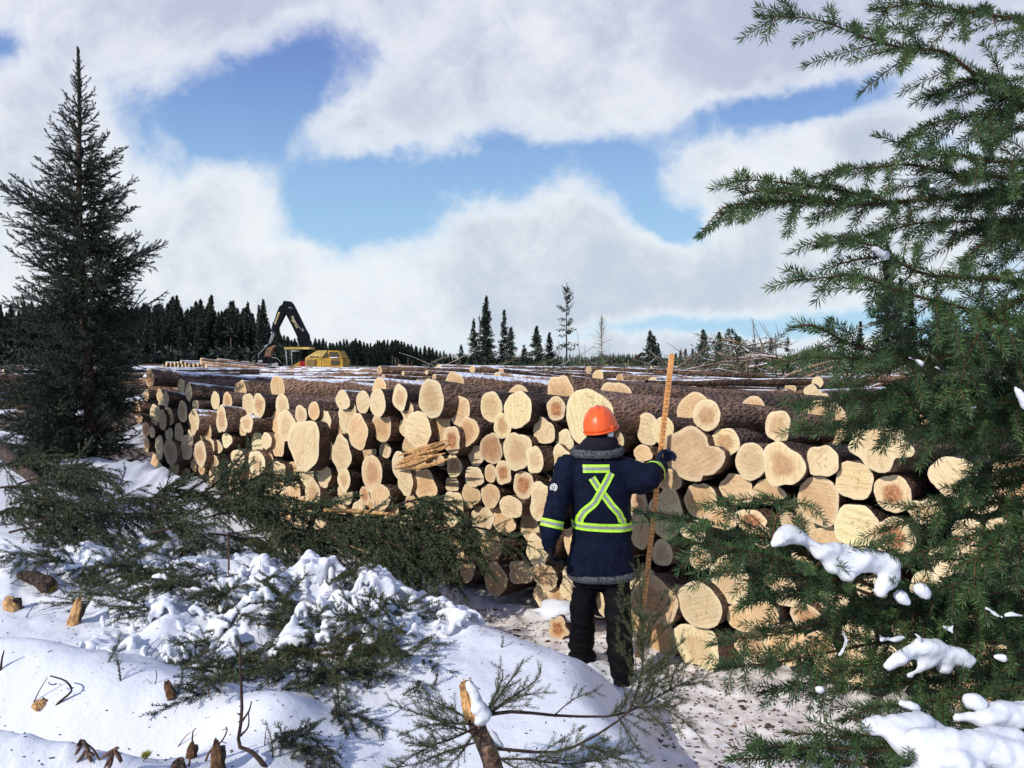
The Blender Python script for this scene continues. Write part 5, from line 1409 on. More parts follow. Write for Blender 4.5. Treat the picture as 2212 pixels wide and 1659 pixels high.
def snowy_heap():
    g = np.random.default_rng(91)
    # boughs breaking through the snow of the heap
    sp = Spec(ln=.019, wd=.0050, dens=380, spacing=.042, side=.6, depth=2, maxside=.26, minside=.06, droop=.05, wood=.0018, ang=.9, roll=.7, sub=.1, bare=.05)
    spots = [(430, 1275), (470, 1245), (520, 1330), (560, 1265), (610, 1300), (600, 1235), (650, 1255), (690, 1300), (740, 1260), (720, 1330), (780, 1300), (800, 1345), (560, 1385), (610, 1400), (660, 1380), (700, 1400), (750, 1390), (640, 1440), (580, 1440), (540, 1470), (690, 1450), (470, 1330), (440, 1470), (410, 1430), (820, 1390), (500, 1290), (845, 1340), (880, 1370),
             (340, 1330), (330, 1240), (390, 1225), (280, 1260), (230, 1300), (300, 1200), (250, 1225), (350, 1180), (420, 1190), (180, 1260), (510, 1190), (560, 1205), (140, 1215), (760, 1440), (470, 1400), (590, 1340), (655, 1325), (625, 1350), (680, 1350), (730, 1365), (780, 1370), (610, 1465), (720, 1440), (660, 1415), (560, 1350), (530, 1250), (480, 1290), (450, 1310), (830, 1330), (860, 1400), (800, 1420), (520, 1420), (490, 1440)]
    g2 = ('at the heap crest', 'in the heap face', 'at the heap foot')
    for i, (u, v) in enumerate(spots):
        p = ground_hit(u, v); a = g.uniform(-2.9, -.2)
        L = g.uniform(.32, .6); el = g.uniform(.05, .75)
        d = np.array([math.cos(a) * math.cos(el), math.sin(a) * math.cos(el) * .8, math.sin(el)])
        P = curve(p - d * .05 + np.array([0, 0, .005]), d, L, 8, .7, None, .05, g)
        lab = 'bough tip poking out of the lumpy snow over the brush heap'
        bough('bough_tip', P, sp, lab, 'bough tips in the snowy brush heap', 'needle_mid' if i % 3 else 'needle_olive', 'twig', 'bough', 600 + i, .005)
    for i in range(125):          # twigs and tips strewn over the lumpy snow
        u, v = (g.uniform(-10, 480), g.uniform(1125, 1335)) if i < 60 else (g.uniform(390, 960), g.uniform(1235, 1500))
        if i < 60 and v > 1200 + u * .30: continue
        p = ground_hit(u, v); a = g.uniform(-3.0, -.1); el = g.uniform(.1, .9); L = g.uniform(.12, .34)
        bough('bough_tip', curve(p - np.array([0, 0, .02]), [math.cos(a) * math.cos(el), math.sin(a) * .7, math.sin(el)], L, 7, .7, None, .08, g), sp, 'bough tip poking out of the lumpy snow over the brush heap', 'bough tips in the snowy brush heap', ('needle_mid', 'needle_dark', 'needle_olive')[i % 3], 'twig_dark', 'bough', 1200 + i, .004)
    # snow lying in ragged sheets on the boughs of the heap, with dark gaps
    st = .013; xs = np.arange(-2.75, -.15, st); ys = np.arange(3.95, 5.85, st); X, Y = np.meshgrid(xs, ys)
    n = .8 * fbm(X * 6.5, Y * 8.5, 0, 71, 4) + .4 * fbm(X * 17, Y * 19, 0, 73, 3)
    env = ((X + 1.36) / 1.12) ** 4 + ((Y - 4.92) / .76) ** 4
    n = n - 1.3 * np.clip(env - .6, 0, 3) + .07
    Z = ground_z(X, Y) + .045 + .05 * fbm(X * 3.5, Y * 3.5, 0, 75, 2) + .075 * np.sqrt(np.clip(n, 0, .6)) * (1 - .6 * np.clip(env, 0, 1)) - .05 * (1 - smooth(0, .22, n))
    keep = n > 0; bm = bmesh.new(); vv = {}
    for j_ in range(len(ys) - 1):
        for i_ in range(len(xs) - 1):
            if keep[j_, i_] and keep[j_ + 1, i_] and keep[j_, i_ + 1] and keep[j_ + 1, i_ + 1]:
                q = []
                for a_, b_ in ((j_, i_), (j_, i_ + 1), (j_ + 1, i_ + 1), (j_ + 1, i_)):
                    if (a_, b_) not in vv: vv[(a_, b_)] = bm.verts.new((X[a_, b_], Y[a_, b_], Z[a_, b_]))
                    q.append(vv[(a_, b_)])
                bm.faces.new(q)
    o = remesh(bm, 'snow_sheet', M['snow'], None, .0095, 3, lambda c: .006 * fbm(c[:, 0] * 22, c[:, 1] * 22, c[:, 2] * 22, 3, 3), solid=.028)
    tag(o, 'ragged sheets of snow draped over the brush heap', 'snow', None, 'stuff')

def lump(b, p, r, g, flat=.6):
    n, m = 14, 9
    th = np.arange(n) * 2 * math.pi / n; ph = np.linspace(.03, math.pi - .03, m)
    sx, sy = g.uniform(.7, 1.6), g.uniform(.7, 1.3); ro = g.random() * 3.14
    X = np.sin(ph)[:, None] * np.cos(th)[None]; Yy = np.sin(ph)[:, None] * np.sin(th)[None]; Z = np.cos(ph)[:, None] * np.ones(n)[None]
    q = np.stack([X, Yy, Z], -1).reshape(-1, 3)
    k = 1 + .28 * fbm(q[:, 0] * 1.6 + p[0] * 9, q[:, 1] * 1.6 + p[1] * 9, q[:, 2] * 1.6, 5, 3)
    q = q * k[:, None] * r; q[:, 0] *= sx; q[:, 1] *= sy; q[:, 2] *= flat
    c, s = math.cos(ro), math.sin(ro); q = np.stack([q[:, 0] * c - q[:, 1] * s, q[:, 0] * s + q[:, 1] * c, q[:, 2]], 1)
    b.add(q + p, ringfaces(m, n)[:, ::-1])
snowy_heap()

def fallen_top():
    """broken spruce top with arching boughs, bottom centre"""
    Y = 2.95
    P = U((1075, 1690, 2.75), (1062, 1645, 2.85), (1044, 1600, 2.92), (1027, 1560, 2.95), (1012, 1495, 2.98), (1008, 1478, 2.98)); o = P[0]
    root = empty('broken_spruce_top', o, 'broken-off spruce top with a snow-capped splintered stub and arching thin boughs, bottom centre', 'broken tree')
    tk = Buf(); tube(tk, P - o, np.linspace(.036, .026, len(P)), 10, 0, True, .5, .07, 2); tk.build('trunk', M['bark'], root)
    sw = Buf(); q = U((1022, 1558, 2.935), (1012, 1515, 2.95), (1006, 1476, 2.955)) - o
    for i in range(7): tube(sw, q + np.array([(i - 3) * .007, -.012 - .002 * (i % 3), 0]) + np.array([0, 0, .012 * (i % 3)]), np.linspace(.008, .004, len(q)), 5, 0, True, .5, .4, i)
    sw.build('split_wood', M['torn_wood'], root, smooth_=False)
    sp = Spec(ln=.0135, wd=.0021, dens=640, spacing=.032, side=.48, depth=2, maxside=.22, minside=.045, droop=-.12, wood=.0012, ang=1.0, roll=1.1, sub=.05, bare=.0)
    tb, cb = Buf(), Buf(); g = np.random.default_rng(55)
    B = [([(1066, 1616, 2.9), (1130, 1622, 2.92), (1196, 1625, 2.97), (1255, 1606, 3.0), (1324, 1565, 3.05), (1365, 1526, 3.05), (1386, 1450, 3.0), (1392, 1370, 2.98), (1384, 1290, 2.95), (1378, 1208, 2.95)], .52, .007),
         ([(1050, 1545, 2.95), (1110, 1537, 2.98), (1215, 1546, 3.05), (1334, 1545, 3.1), (1410, 1510, 3.15), (1470, 1478, 3.2), (1550, 1450, 3.2)], .50, .008),
         ([(1040, 1560, 2.95), (1075, 1530, 2.95), (1128, 1504, 2.95), (1184, 1495, 2.97)], .1, .004), ([(1045, 1550, 2.95), (1070, 1500, 2.97), (1086, 1460, 2.98), (1078, 1440, 2.99)], .1, .004),
         ([(1050, 1545, 2.96), (1095, 1480, 3.0), (1118, 1450, 3.02), (1131, 1423, 3.03)], .1, .004), ([(1055, 1540, 2.96), (1130, 1490, 3.0), (1162, 1465, 3.0), (1168, 1445, 3.0)], .1, .004),
         ([(1030, 1570, 2.9), (985, 1592, 2.85), (934, 1611, 2.8), (880, 1640, 2.7), (850, 1668, 2.65)], .1, .005), ([(1025, 1565, 2.92), (960, 1560, 2.95), (900, 1540, 2.95), (840, 1522, 2.95)], .1, .004),
         ([(1022, 1560, 2.92), (970, 1530, 2.95), (920, 1510, 2.97), (870, 1500, 3.0)], .12, .004), ([(1040, 1600, 2.85), (960, 1625, 2.8), (900, 1650, 2.72), (830, 1660, 2.7)], .1, .004),
         ([(1035, 1590, 2.88), (980, 1570, 2.88), (930, 1565, 2.85), (860, 1590, 2.8)], .1, .004), ([(1070, 1640, 2.85), (1140, 1640, 2.85), (1220, 1650, 2.85), (1300, 1640, 2.9), (1380, 1610, 2.95)], .15, .005),
         ([(1060, 1620, 2.88), (1090, 1645, 2.8), (1150, 1680, 2.7)], .1, .006), ([(1250, 1608, 3.0), (1290, 1620, 2.95), (1340, 1640, 2.9), (1400, 1650, 2.9)], .05, .003), ([(1365, 1526, 3.05), (1430, 1530, 3.05), (1480, 1560, 3.05), (1520, 1600, 3.0)], .05, .003),
         ([(1334, 1545, 3.08), (1360, 1590, 3.05), (1390, 1640, 3.0)], .05, .003), ([(1030, 1575, 2.9), (1000, 1620, 2.8), (960, 1665, 2.7)], .05, .004), ([(1196, 1546, 3.04), (1240, 1510, 3.05), (1290, 1490, 3.05)], .3, .003)]
    for pts, bare, r in B:
        sp.bare = bare; sp.droop = -.15 if pts[0][0] < 1100 else .0
        q = U(*pts) - o; spray(tb, cb, q, sp, g, 0, r)
    tb.build('boughs', M['twig_dark'], root); cb.build('needles', M['needle_olive'], root)
    bm = bmesh.new()
    for ch in ([(1013, 1478, 9), (1019, 1490, 11), (1027, 1508, 14), (1034, 1528, 18), (1044, 1541, 18), (1036, 1556, 15), (1026, 1563, 9)], [(1060, 1582, 8), (1068, 1598, 11), (1078, 1611, 10)]):
        for a, b in zip(ch, ch[1:]): cap_mesh(bm, at(a[0], a[1], 2.93), a[2] * 2.93 / FU, at(b[0], b[1], 2.93), b[2] * 2.93 / FU, 12)
    o = remesh(bm, 'snow_clump', M['snow'], None, .006, 3, lambda c: .006 * fbm(c[:, 0] * 25, c[:, 1] * 25, c[:, 2] * 25, 3, 3))
    tag(o, 'snow stuck to the splintered stub of the broken spruce top', 'snow')
fallen_top()

def twig_obj(name, pts, r, m, lab, cat='twig', extra=(), k=6):
    """pts: (u,v,Y offset from the first point)"""
    p0 = ground_hit(*pts[0][:2]); Y = p0[1]
    P = bez([p0 - np.array([0, 0, .02])] + [at(u, v, Y + (q[0] if q else 0)) for u, v, *q in pts[1:]], 14)
    root = empty(name, p0, lab, cat); b = Buf(); tube(b, P - p0, np.linspace(r, r * .45, len(P)), k, 0, True, .5, .12, 4)
    for e in extra:
        Q = bez([at(u, v, Y + (q[0] if q else 0)) for u, v, *q in e], 8); tube(b, Q - p0, np.linspace(r * .5, r * .25, len(Q)), 5, 0, True, .5, .1, 5)
    b.build('stem', m, root); return root, Y

def small_things():
    D = M['twig_dark']; T = M['twig']
    twig_obj('bare_twig', [(113, 1530), (125, 1520), (148, 1500), (155, 1488), (140, 1470), (108, 1460)], .007, D, 'crooked dark twig bent like a hook on the near left snow hump', extra=[[(152, 1487), (160, 1485)], [(122, 1477), (112, 1479), (104, 1474)]])
    twig_obj('bare_twig', [(68, 1518), (85, 1492), (103, 1463)], .003, D, 'thin straight twig left of the hooked one')
    rt, Yq = twig_obj('bare_sapling', [(634, 1680), (620, 1650), (590, 1622), (515, 1607), (523, 1540), (517, 1450), (519, 1385)], .010, D, 'tall thin bare sapling with stub twigs, standing before the smooth snow bump', 'sapling', extra=[[(521, 1548), (545, 1525), (548, 1500)], [(519, 1560), (512, 1556)], [(530, 1600), (535, 1560), (533, 1545)], [(519, 1530), (512, 1528)], [(521, 1490), (526, 1488)]]) if False else twig_obj('bare_sapling', [(582, 1658), (560, 1640), (540, 1622), (515, 1607), (523, 1540), (519, 1450), (519, 1385)], .010, D, 'tall thin bare sapling with stub twigs, standing before the smooth snow bump', 'sapling', extra=[[(523, 1558), (538, 1535), (543, 1515)], [(522, 1545), (512, 1541)], [(519, 1590), (536, 1570), (537, 1540)], [(521, 1500), (526, 1497)]])
    # stumps and broken stubs sticking out of the snow
    def stub(u0, v0, u1, v1, r, lab, m=M['torn_wood'], name='broken_stub', r2=.6, dark=True):
        p = ground_hit(u0, v0); q = at(u1, v1, p[1] + .02); root = empty(name, p, lab, 'stump'); b = Buf(); g = np.random.default_rng(int(u0))
        for i in range(9):
            a = i * .7; o = np.array([math.cos(a) * r * .55, math.sin(a) * r * .55, 0]); e = (q - p) * (.82 + .28 * g.random()) + o * r2
            C = np.array([o - (q - p) * .12 + (e - o + (q - p) * .12) * t for t in np.linspace(0, 1, 6)])
            tube(b, C, np.array([.5, .52, .5, .45, .35, .12]) * r, 6, 0, True, g.random(), .3, i)
        b.build('wood', m, root, smooth_=False)
        if dark:
            b = Buf(); C = np.array([(q - p) * t for t in np.linspace(-.15, .72, 6)]) + np.array([r * .35, .02, 0]); tube(b, C, r * .8, 9, 0, True, .5, .25, 3); b.build('bark', M['bark_dark'], root, smooth_=False)
    stub(156, 1350, 174, 1292, .033, 'golden-brown broken stub jutting slantwise from the snow crest at left')
    stub(28, 1318, 18, 1290, .045, 'dark-topped stump with pale torn wood at the left picture edge', name='torn_stump')
    stub(437, 1490, 425, 1452, .028, 'strip of reddish bark curling out of the snow', M['twig'], 'bark_strip', dark=False) if False else stub(371, 1505, 360, 1470, .022, 'strip of reddish bark curling out of the snow', M['twig'], 'bark_strip', dark=False)
    stub(411, 1640, 414, 1605, .018, 'small brown stump with upright splinters at the bottom left of centre', M['twig'], 'torn_stump')
    stub(469, 1665, 467, 1600, .024, 'snow-streaked reddish stump beside the bare sapling', M['twig'], 'torn_stump')
    stub(385, 1668, 388, 1640, .030, 'dark shaggy stump at the bottom edge', M['bark_dark'], 'torn_stump', dark=False)
    stub(82, 1528, 96, 1512, .030, 'half-buried orange-brown chunk of wood in the near left hollow', M['torn_wood'], 'wood_chunk')
    stub(140, 1438, 141, 1430, .010, 'tiny orange stub on the smooth snow hump', M['torn_wood'], 'wood_chunk', dark=False)
    twig_obj('bare_twig', [(375, 1620), (388, 1608), (402, 1590), (412, 1582)], .003, D, 'thin twig crossing the small brown stump')
    twig_obj('bare_twig', [(440, 1645), (455, 1620), (478, 1602), (490, 1580), (488, 1570)], .005, M['twig'], 'thin brown twig with a seed pod leaning right over the stump', extra=[[(488, 1575), (480, 1577)], [(480, 1602), (490, 1606)]])
    twig_obj('bare_twig', [(407, 1655), (415, 1600), (417, 1580), (424, 1573)], .004, M['twig'], 'upright twig with a dark pod at its tip')
    twig_obj('bare_twig', [(571, 1612), (573, 1590), (577, 1568)], .0025, D, 'short straight twig right of the bare sapling')
    for i, (a, b_, c) in enumerate([((310, 1415), (325, 1395), (345, 1378)), ((318, 1418), (335, 1405), (355, 1380)), ((330, 1420), (355, 1405), (372, 1402)), ((308, 1412), (314, 1395), (324, 1390))]):
        twig_obj('bare_twig', [a, b_, c], .003, D, ('leftmost upright', 'second upright', 'flat-lying', 'shortest')[i] + ' of four dark twigs fanning out at the foot of the heap')
    twig_obj('bare_twig', [(327, 1480), (338, 1468), (337, 1448)], .003, D, 'small forked twig on the long snow slope', extra=[[(327, 1478), (318, 1468), (308, 1475)]])
    twig_obj('bare_twig', [(12, 1262), (60, 1238), (95, 1220)], .004, D, 'long thin twig lying at the left edge on the upper snow')
    twig_obj('bare_twig', [(52, 1335), (70, 1312), (88, 1298)], .003, D, 'fine branched twig beside the torn stump at left', extra=[[(66, 1318), (86, 1310)]])
    twig_obj('bare_twig', [(0, 1450), (4, 1425), (9, 1405)], .006, D, 'dark twig end at the left picture edge')
    twig_obj('bare_twig', [(302, 1645), (318, 1633), (330, 1623)], .002, D, 'tiny straight twig near the yellow lichen', extra=[[(302, 1645), (322, 1646)]])
    # mossy root clump
    p = ground_hit(85, 1275); root = empty('mossy_branch', p, 'yellow-green mossy branch end with dark roots at the left', 'branch'); b = Buf(); c = Buf(); g = np.random.default_rng(2)
    C = U((30, 1245, p[1] + .1), (75, 1248, p[1]), (110, 1268, p[1] - .05)) - p; tube(b, C, np.linspace(.03, .05, len(C)), 9, 0, True, .5, .3); needles(c, C, 500, .05, .006, 1.2, -.3, g)
    for i in range(7): tube(b, curve(C[-3], [.6 + g.normal() * .3, -.3 + g.normal() * .3, .2 + g.normal() * .4], .16, 5, 0, None, .2, g), .004, 4)
    b.build('wood', M['bark_dark'], root); c.build('moss', simple('moss', (.17, .15, .03), .9, .5, 50), root)
    # yellow lichen
    p = ground_hit(314, 1638); root = empty('lichen_tuft', p, 'small tuft of yellow-green lichen on the near snow', 'lichen'); c = Buf(); needles(c, np.array([[-.008, 0, 0], [.008, 0, .018]]), 160, .022, .004, 1.4, .5, g); c.build('fronds', simple('lichen', (.55, .52, .12), .8, .2, 60), root)
    # withered leaf stalks
    leafm = simple('withered_leaf', (.085, .040, .022), .6, .5, 60)
    for (u0, v0, u1, v1, lv, lab) in ((219, 1655, 178, 1600, [(178, 1600, 163, 1630), (178, 1600, 192, 1625), (180, 1625, 203, 1632), (185, 1625, 166, 1646), (188, 1630, 198, 1646), (174, 1598, 166, 1612)], 'withered drooping brown leaves on a bent stalk, left one of two'),
                                  (222, 1680, 246, 1622, [(246, 1620, 217, 1640), (246, 1620, 262, 1647), (246, 1622, 226, 1658), (242, 1630, 236, 1660), (246, 1618, 256, 1617)], 'withered drooping brown leaves on an upright stalk, right one of two')):
        p = ground_hit(u0, v0); Yq = p[1]; root = empty('withered_plant', p, lab, 'plant'); b = Buf()
        q = at(u1, v1, Yq); C = bez([p - (q - p) * .1, p + (q - p) * .5 + np.array([.01, 0, .01]), q], 10) - p; tube(b, C, .0035, 6); b.build('stem', M['twig'], root)
        for (a0, b0, a1, b1) in lv:
            c = Buf(); s, e = at(a0, b0, Yq) - p, at(a1, b1, Yq - .02) - p; n = 7; D_ = e - s; L = np.linalg.norm(D_); S = np.cross(D_ / L, [0, 1, 0]); V = []
            for t in np.linspace(0, 1, n):
                w = L * .11 * math.sin(math.pi * min(1, t * .92 + .05)) ** .8 + .0008; m_ = s + D_ * t
                for j, (k, dy) in enumerate(((-1, .008), (-.35, -.004), (.35, -.004), (1, .008))): V.append(m_ + S * w * k + np.array([0, dy, 0]))
            c.add(V, ringfaces_open(n, 4)); lo = c.build('leaf', leafm, root); lo.modifiers.new('s', 'SOLIDIFY').thickness = .002
    # short end of log on the packed snow
    p = ground_hit(1206, 1382); make_log(p + np.array([0, 0, .085]), .075, .085, 'n', 12, 2, .55, 'w', 77, 'short snow-capped log stub with flaky rotten end on the packed snow left of the worker', None, face_az=20, heart=1.0)
    lb = Buf(); lump(lb, p + np.array([.03, .16, .17]), .13, np.random.default_rng(4), .55); tag(lb.build('snow_clump', M['snow']), 'cap of snow on the short log stub left of the worker', 'snow')
    # little boughs on smooth snow
    sp = Spec(ln=.016, wd=.0030, dens=460, spacing=.045, side=.45, depth=1, maxside=.12, minside=.03, droop=.0, wood=.0012, ang=.95, roll=1.0, sub=.05)
    tips = [(935, 1485, 945, 1430, 'upright needled twig on the smooth snow between heap and worker'), (905, 1350, 935, 1330, 'bough tip on the crest of the smooth snow'), (1080, 1400, 1085, 1375, 'tiny needled twig on the snow shoulder'), (1055, 1345, 1062, 1320, 'tiny needled twig at the top of the snow shoulder'),
            (790, 1490, 800, 1440, 'needled twig standing at the right foot of the heap'), (820, 1480, 850, 1455, 'slanting needled twig right of the heap foot'), (590, 1640, 575, 1560, 'needled twig standing right beside the bare sapling'), (620, 1640, 665, 1585, 'needled shoot leaning right by the bare sapling'),
            (610, 1620, 600, 1560, 'upright bottlebrush shoot in front of the smooth bump'), (680, 1660, 740, 1610, 'dark needled shoot at the bottom left of the broken top'), (650, 1650, 700, 1630, 'low needled shoot by the bottom edge'), (440, 1470, 430, 1440, 'needled twig at the left foot of the heap'), (230, 1430, 262, 1370, 'needled bough tip on the left slope'), (260, 1470, 245, 1400, 'drooping needled twig on the left slope'), (380, 1500, 395, 1440, 'thin needled twig above the bark strip'), (170, 1330, 200, 1285, 'needled tip behind the golden-brown stub')]
    for i, (u0, v0, u1, v1, lab) in enumerate(tips):
        p = ground_hit(u0, v0); bough('bough_tip', bez([p - np.array([0, 0, .02]), at((u0 + u1) / 2 + 4, (v0 + v1) / 2, p[1]), at(u1, v1, p[1] + .03)], 9), sp, lab, 'small needled twigs on the snow', 'needle_mid', 'twig_dark', 'bough', 900 + i, .004)
    # green cushion under the right edge of the smooth bump
    for i, (u, v, lab) in enumerate([(650, 1600, 'dark green bough cushion under snow right of the bare sapling'), (660, 1625, 'lower dark bough cushion right of the bare sapling'), (760, 1555, 'dark green bough end in a hollow of the smooth snow')]):
        p = ground_hit(u, v); bough('bough_tip', curve(p - np.array([.12, 0, -.02]), [1, -.3, .5], .3, 9, 1.0), Spec(ln=.017, wd=.0042, dens=600, spacing=.03, side=.6, depth=2, maxside=.14, minside=.05, droop=.2, roll=.8, sub=.06), lab, 'dark bough cushions', 'needle_dark', 'twig_dark', 'bough', 950 + i, .004)
    # needle litter and bark crumbs on the clean snow
    b = Buf(); g = np.random.default_rng(67)
    for i in range(1500):
        u, v = g.uniform(-20, 1320), g.uniform(1130, 1660); Y = g.uniform(2.7, 6.3)
        x = (u - CU) / FU * Y; z = gz(x, Y); s = g.uniform(.0012, .004); box(b, (x, Y, z + s * .3), (s * g.uniform(1.5, 5), s, s), 0, g.random() * 3)
    tag(b.build('needle_litter', M['twig_dark']), 'fallen needles and bark crumbs sprinkled on the snow', 'litter', None, 'stuff')
    # chips and bark bits on the packed snow: nobody could count them
    b = Buf(); g = np.random.default_rng(66)
    for i in range(2400):
        if i < 1500: t, d = g.uniform(-2.2, 4.6), abs(g.normal()) * .45 + .02
        else: t, d = g.uniform(-2.0, .1), g.uniform(.3, 1.9)
        p = P0 + TL * t - AX * d
        if d > .75 and p[0] < .75: continue
        z = gz(p[0], p[1]); s = g.uniform(.003, .011) * (2.0 if g.random() < .06 else 1)
        box(b, (p[0], p[1], z + s * .2), (s * g.uniform(1, 3), s, s * .5), 0, g.random() * 3)
    tag(b.build('wood_chips', M['bark']), 'bark bits and wood chips littering the packed snow', 'wood chips', None, 'stuff')
small_things()

# ------------------------------------------------------------------ slash field behind the pile, right
def slash():
    g = np.random.default_rng(31); b = Buf(); c = Buf()
    w = Buf()
    for i in range(1500):
        Y = g.uniform(11.5, 22) if i % 2 else g.uniform(18, 48); u = g.uniform(880, 2000) if i % 3 else g.uniform(1400, 1840)
        x = (u - CU) / FU * Y; z = gz(x, Y) + g.uniform(0, .30) + (.55 * math.exp(-((u - 1620) / 110) ** 2 - ((Y - 20) / 6) ** 2)) * g.random() * 1.6
        a = g.normal() * .6 + (0 if g.random() < .6 else 1.5); L = g.uniform(.4, 2.4); el = g.normal() * .22
        P = curve([x, Y, z], [math.cos(a), math.sin(a), el], L, 6, .15, None, .10, g)
        if i % 4 == 0: tube(w, P[:4], np.linspace(1, .5, 4) * g.uniform(.012, .04), 4, 0, True, g.random(), .4, i)
        else: tube(b, P, np.linspace(1, .4, 6) * g.uniform(.008, .04), 5, 0, False, g.random())
        if g.random() < .5: needles(c, P, int(60 * L), .18, .025, 1.1, -.1, g)
    tag(w.build('slash_wood', M['torn_wood']), 'pale broken wood scattered through the slash behind the pile', 'slash', None, 'stuff')
    o = b.build('slash', M['bark_far']); tag(o, 'tangle of broken branches and bark strewn over the cutover behind the pile', 'slash', None, 'stuff')
    tag(c.build('slash_boughs', M['needle_mid']), 'low green boughs strewn through the slash behind the pile', 'slash', None, 'stuff')
    hp = Buf(); hn = Buf()
    for i in range(520):
        Y = g.uniform(13.5, 20); u = g.normal() * 120 + 1630; h = .42 * math.exp(-((u - 1640) / 130) ** 2)
        x = (u - CU) / FU * Y; z = gz(x, Y) + g.random() * h
        a = g.random() * 6.28; el = g.normal() * .45
        P = curve([x, Y, z], [math.cos(a), math.sin(a), el], g.uniform(.4, 1.9), 6, .25, None, .14, g)
        tube(hp, P, np.linspace(1, .35, 6) * g.uniform(.006, .032), 5, 0, False, g.random())
        if i % 4 == 0: needles(hn, P, 50, .09, .02, 1.1, -.2, g)
    tag(hp.build('slash_pile', M['grey_wood']), 'high heap of tangled grey branches between the measuring stick and the right boughs', 'slash', None, 'stuff')
    tag(hn.build('slash_boughs', M['needle_dark']), 'withered green sprays caught in the high heap of tangled branches', 'slash', None, 'stuff')
    # the heap with upright crooked branches
    A = lambda u, v: at(u, v, 19)
    items = [([(1500, 838), (1540, 812), (1590, 800), (1618, 795)], .055, 'thick branch slanting up to the right over the slash heap'), ([(1552, 845), (1600, 815), (1640, 795), (1658, 780)], .04, 'lower parallel branch on the slash heap'),
             ([(1560, 832), (1572, 800), (1590, 780), (1600, 768)], .02, 'slender branch leaning in the slash heap'), ([(1590, 840), (1610, 800), (1625, 770), (1640, 755)], .02, 'slender branch right of the leaning one'), ([(1648, 770), (1645, 745), (1650, 742), (1668, 740), (1680, 752)], .03, 'crooked bare branch forming an arch on top of the slash heap'),
             ([(1650, 765), (1665, 758), (1680, 750), (1690, 752)], .02, 'short crooked branch beside the arched one'), ([(1455, 825), (1480, 800), (1490, 780), (1496, 765)], .02, 'thin curved branch rising just right of the measuring stick'), ([(1460, 838), (1478, 826), (1500, 812)], .025, 'dead stick leaning beside the thin curved branch'),
             ([(1568, 782), (1582, 792), (1600, 806)], .025, 'forked stub pointing left from the slash heap'), ([(1620, 842), (1640, 800), (1652, 770)], .015, 'thin upright branch in the right half of the slash heap'), ([(1270, 838), (1300, 810), (1328, 785)], .025, 'thin branch leaning over the yellow frayed butt'), ([(1232, 815), (1255, 806), (1290, 800)], .025, 'grey branch lying left of the yellow frayed butt')]
    for i, (pts, r, lab) in enumerate(items):
        P = bez([A(*q) for q in pts], 10); root = empty('dead_branch', P[0], lab, 'branch', 'branches standing out of the slash'); q = Buf(); tube(q, P - P[0], np.linspace(r, r * .4, 10), 6, 0, True, .5, .1, i)
        for k in range(5):
            j = g.integers(3, 9); tube(q, curve(P[j] - P[0], [g.normal(), .2 * g.normal(), .4 + .6 * g.random()], g.uniform(.2, .7), 5, .1, None, .12, g), np.linspace(r * .35, .004, 5), 4)
        q.build('wood', M['grey_wood'], root)
slash()
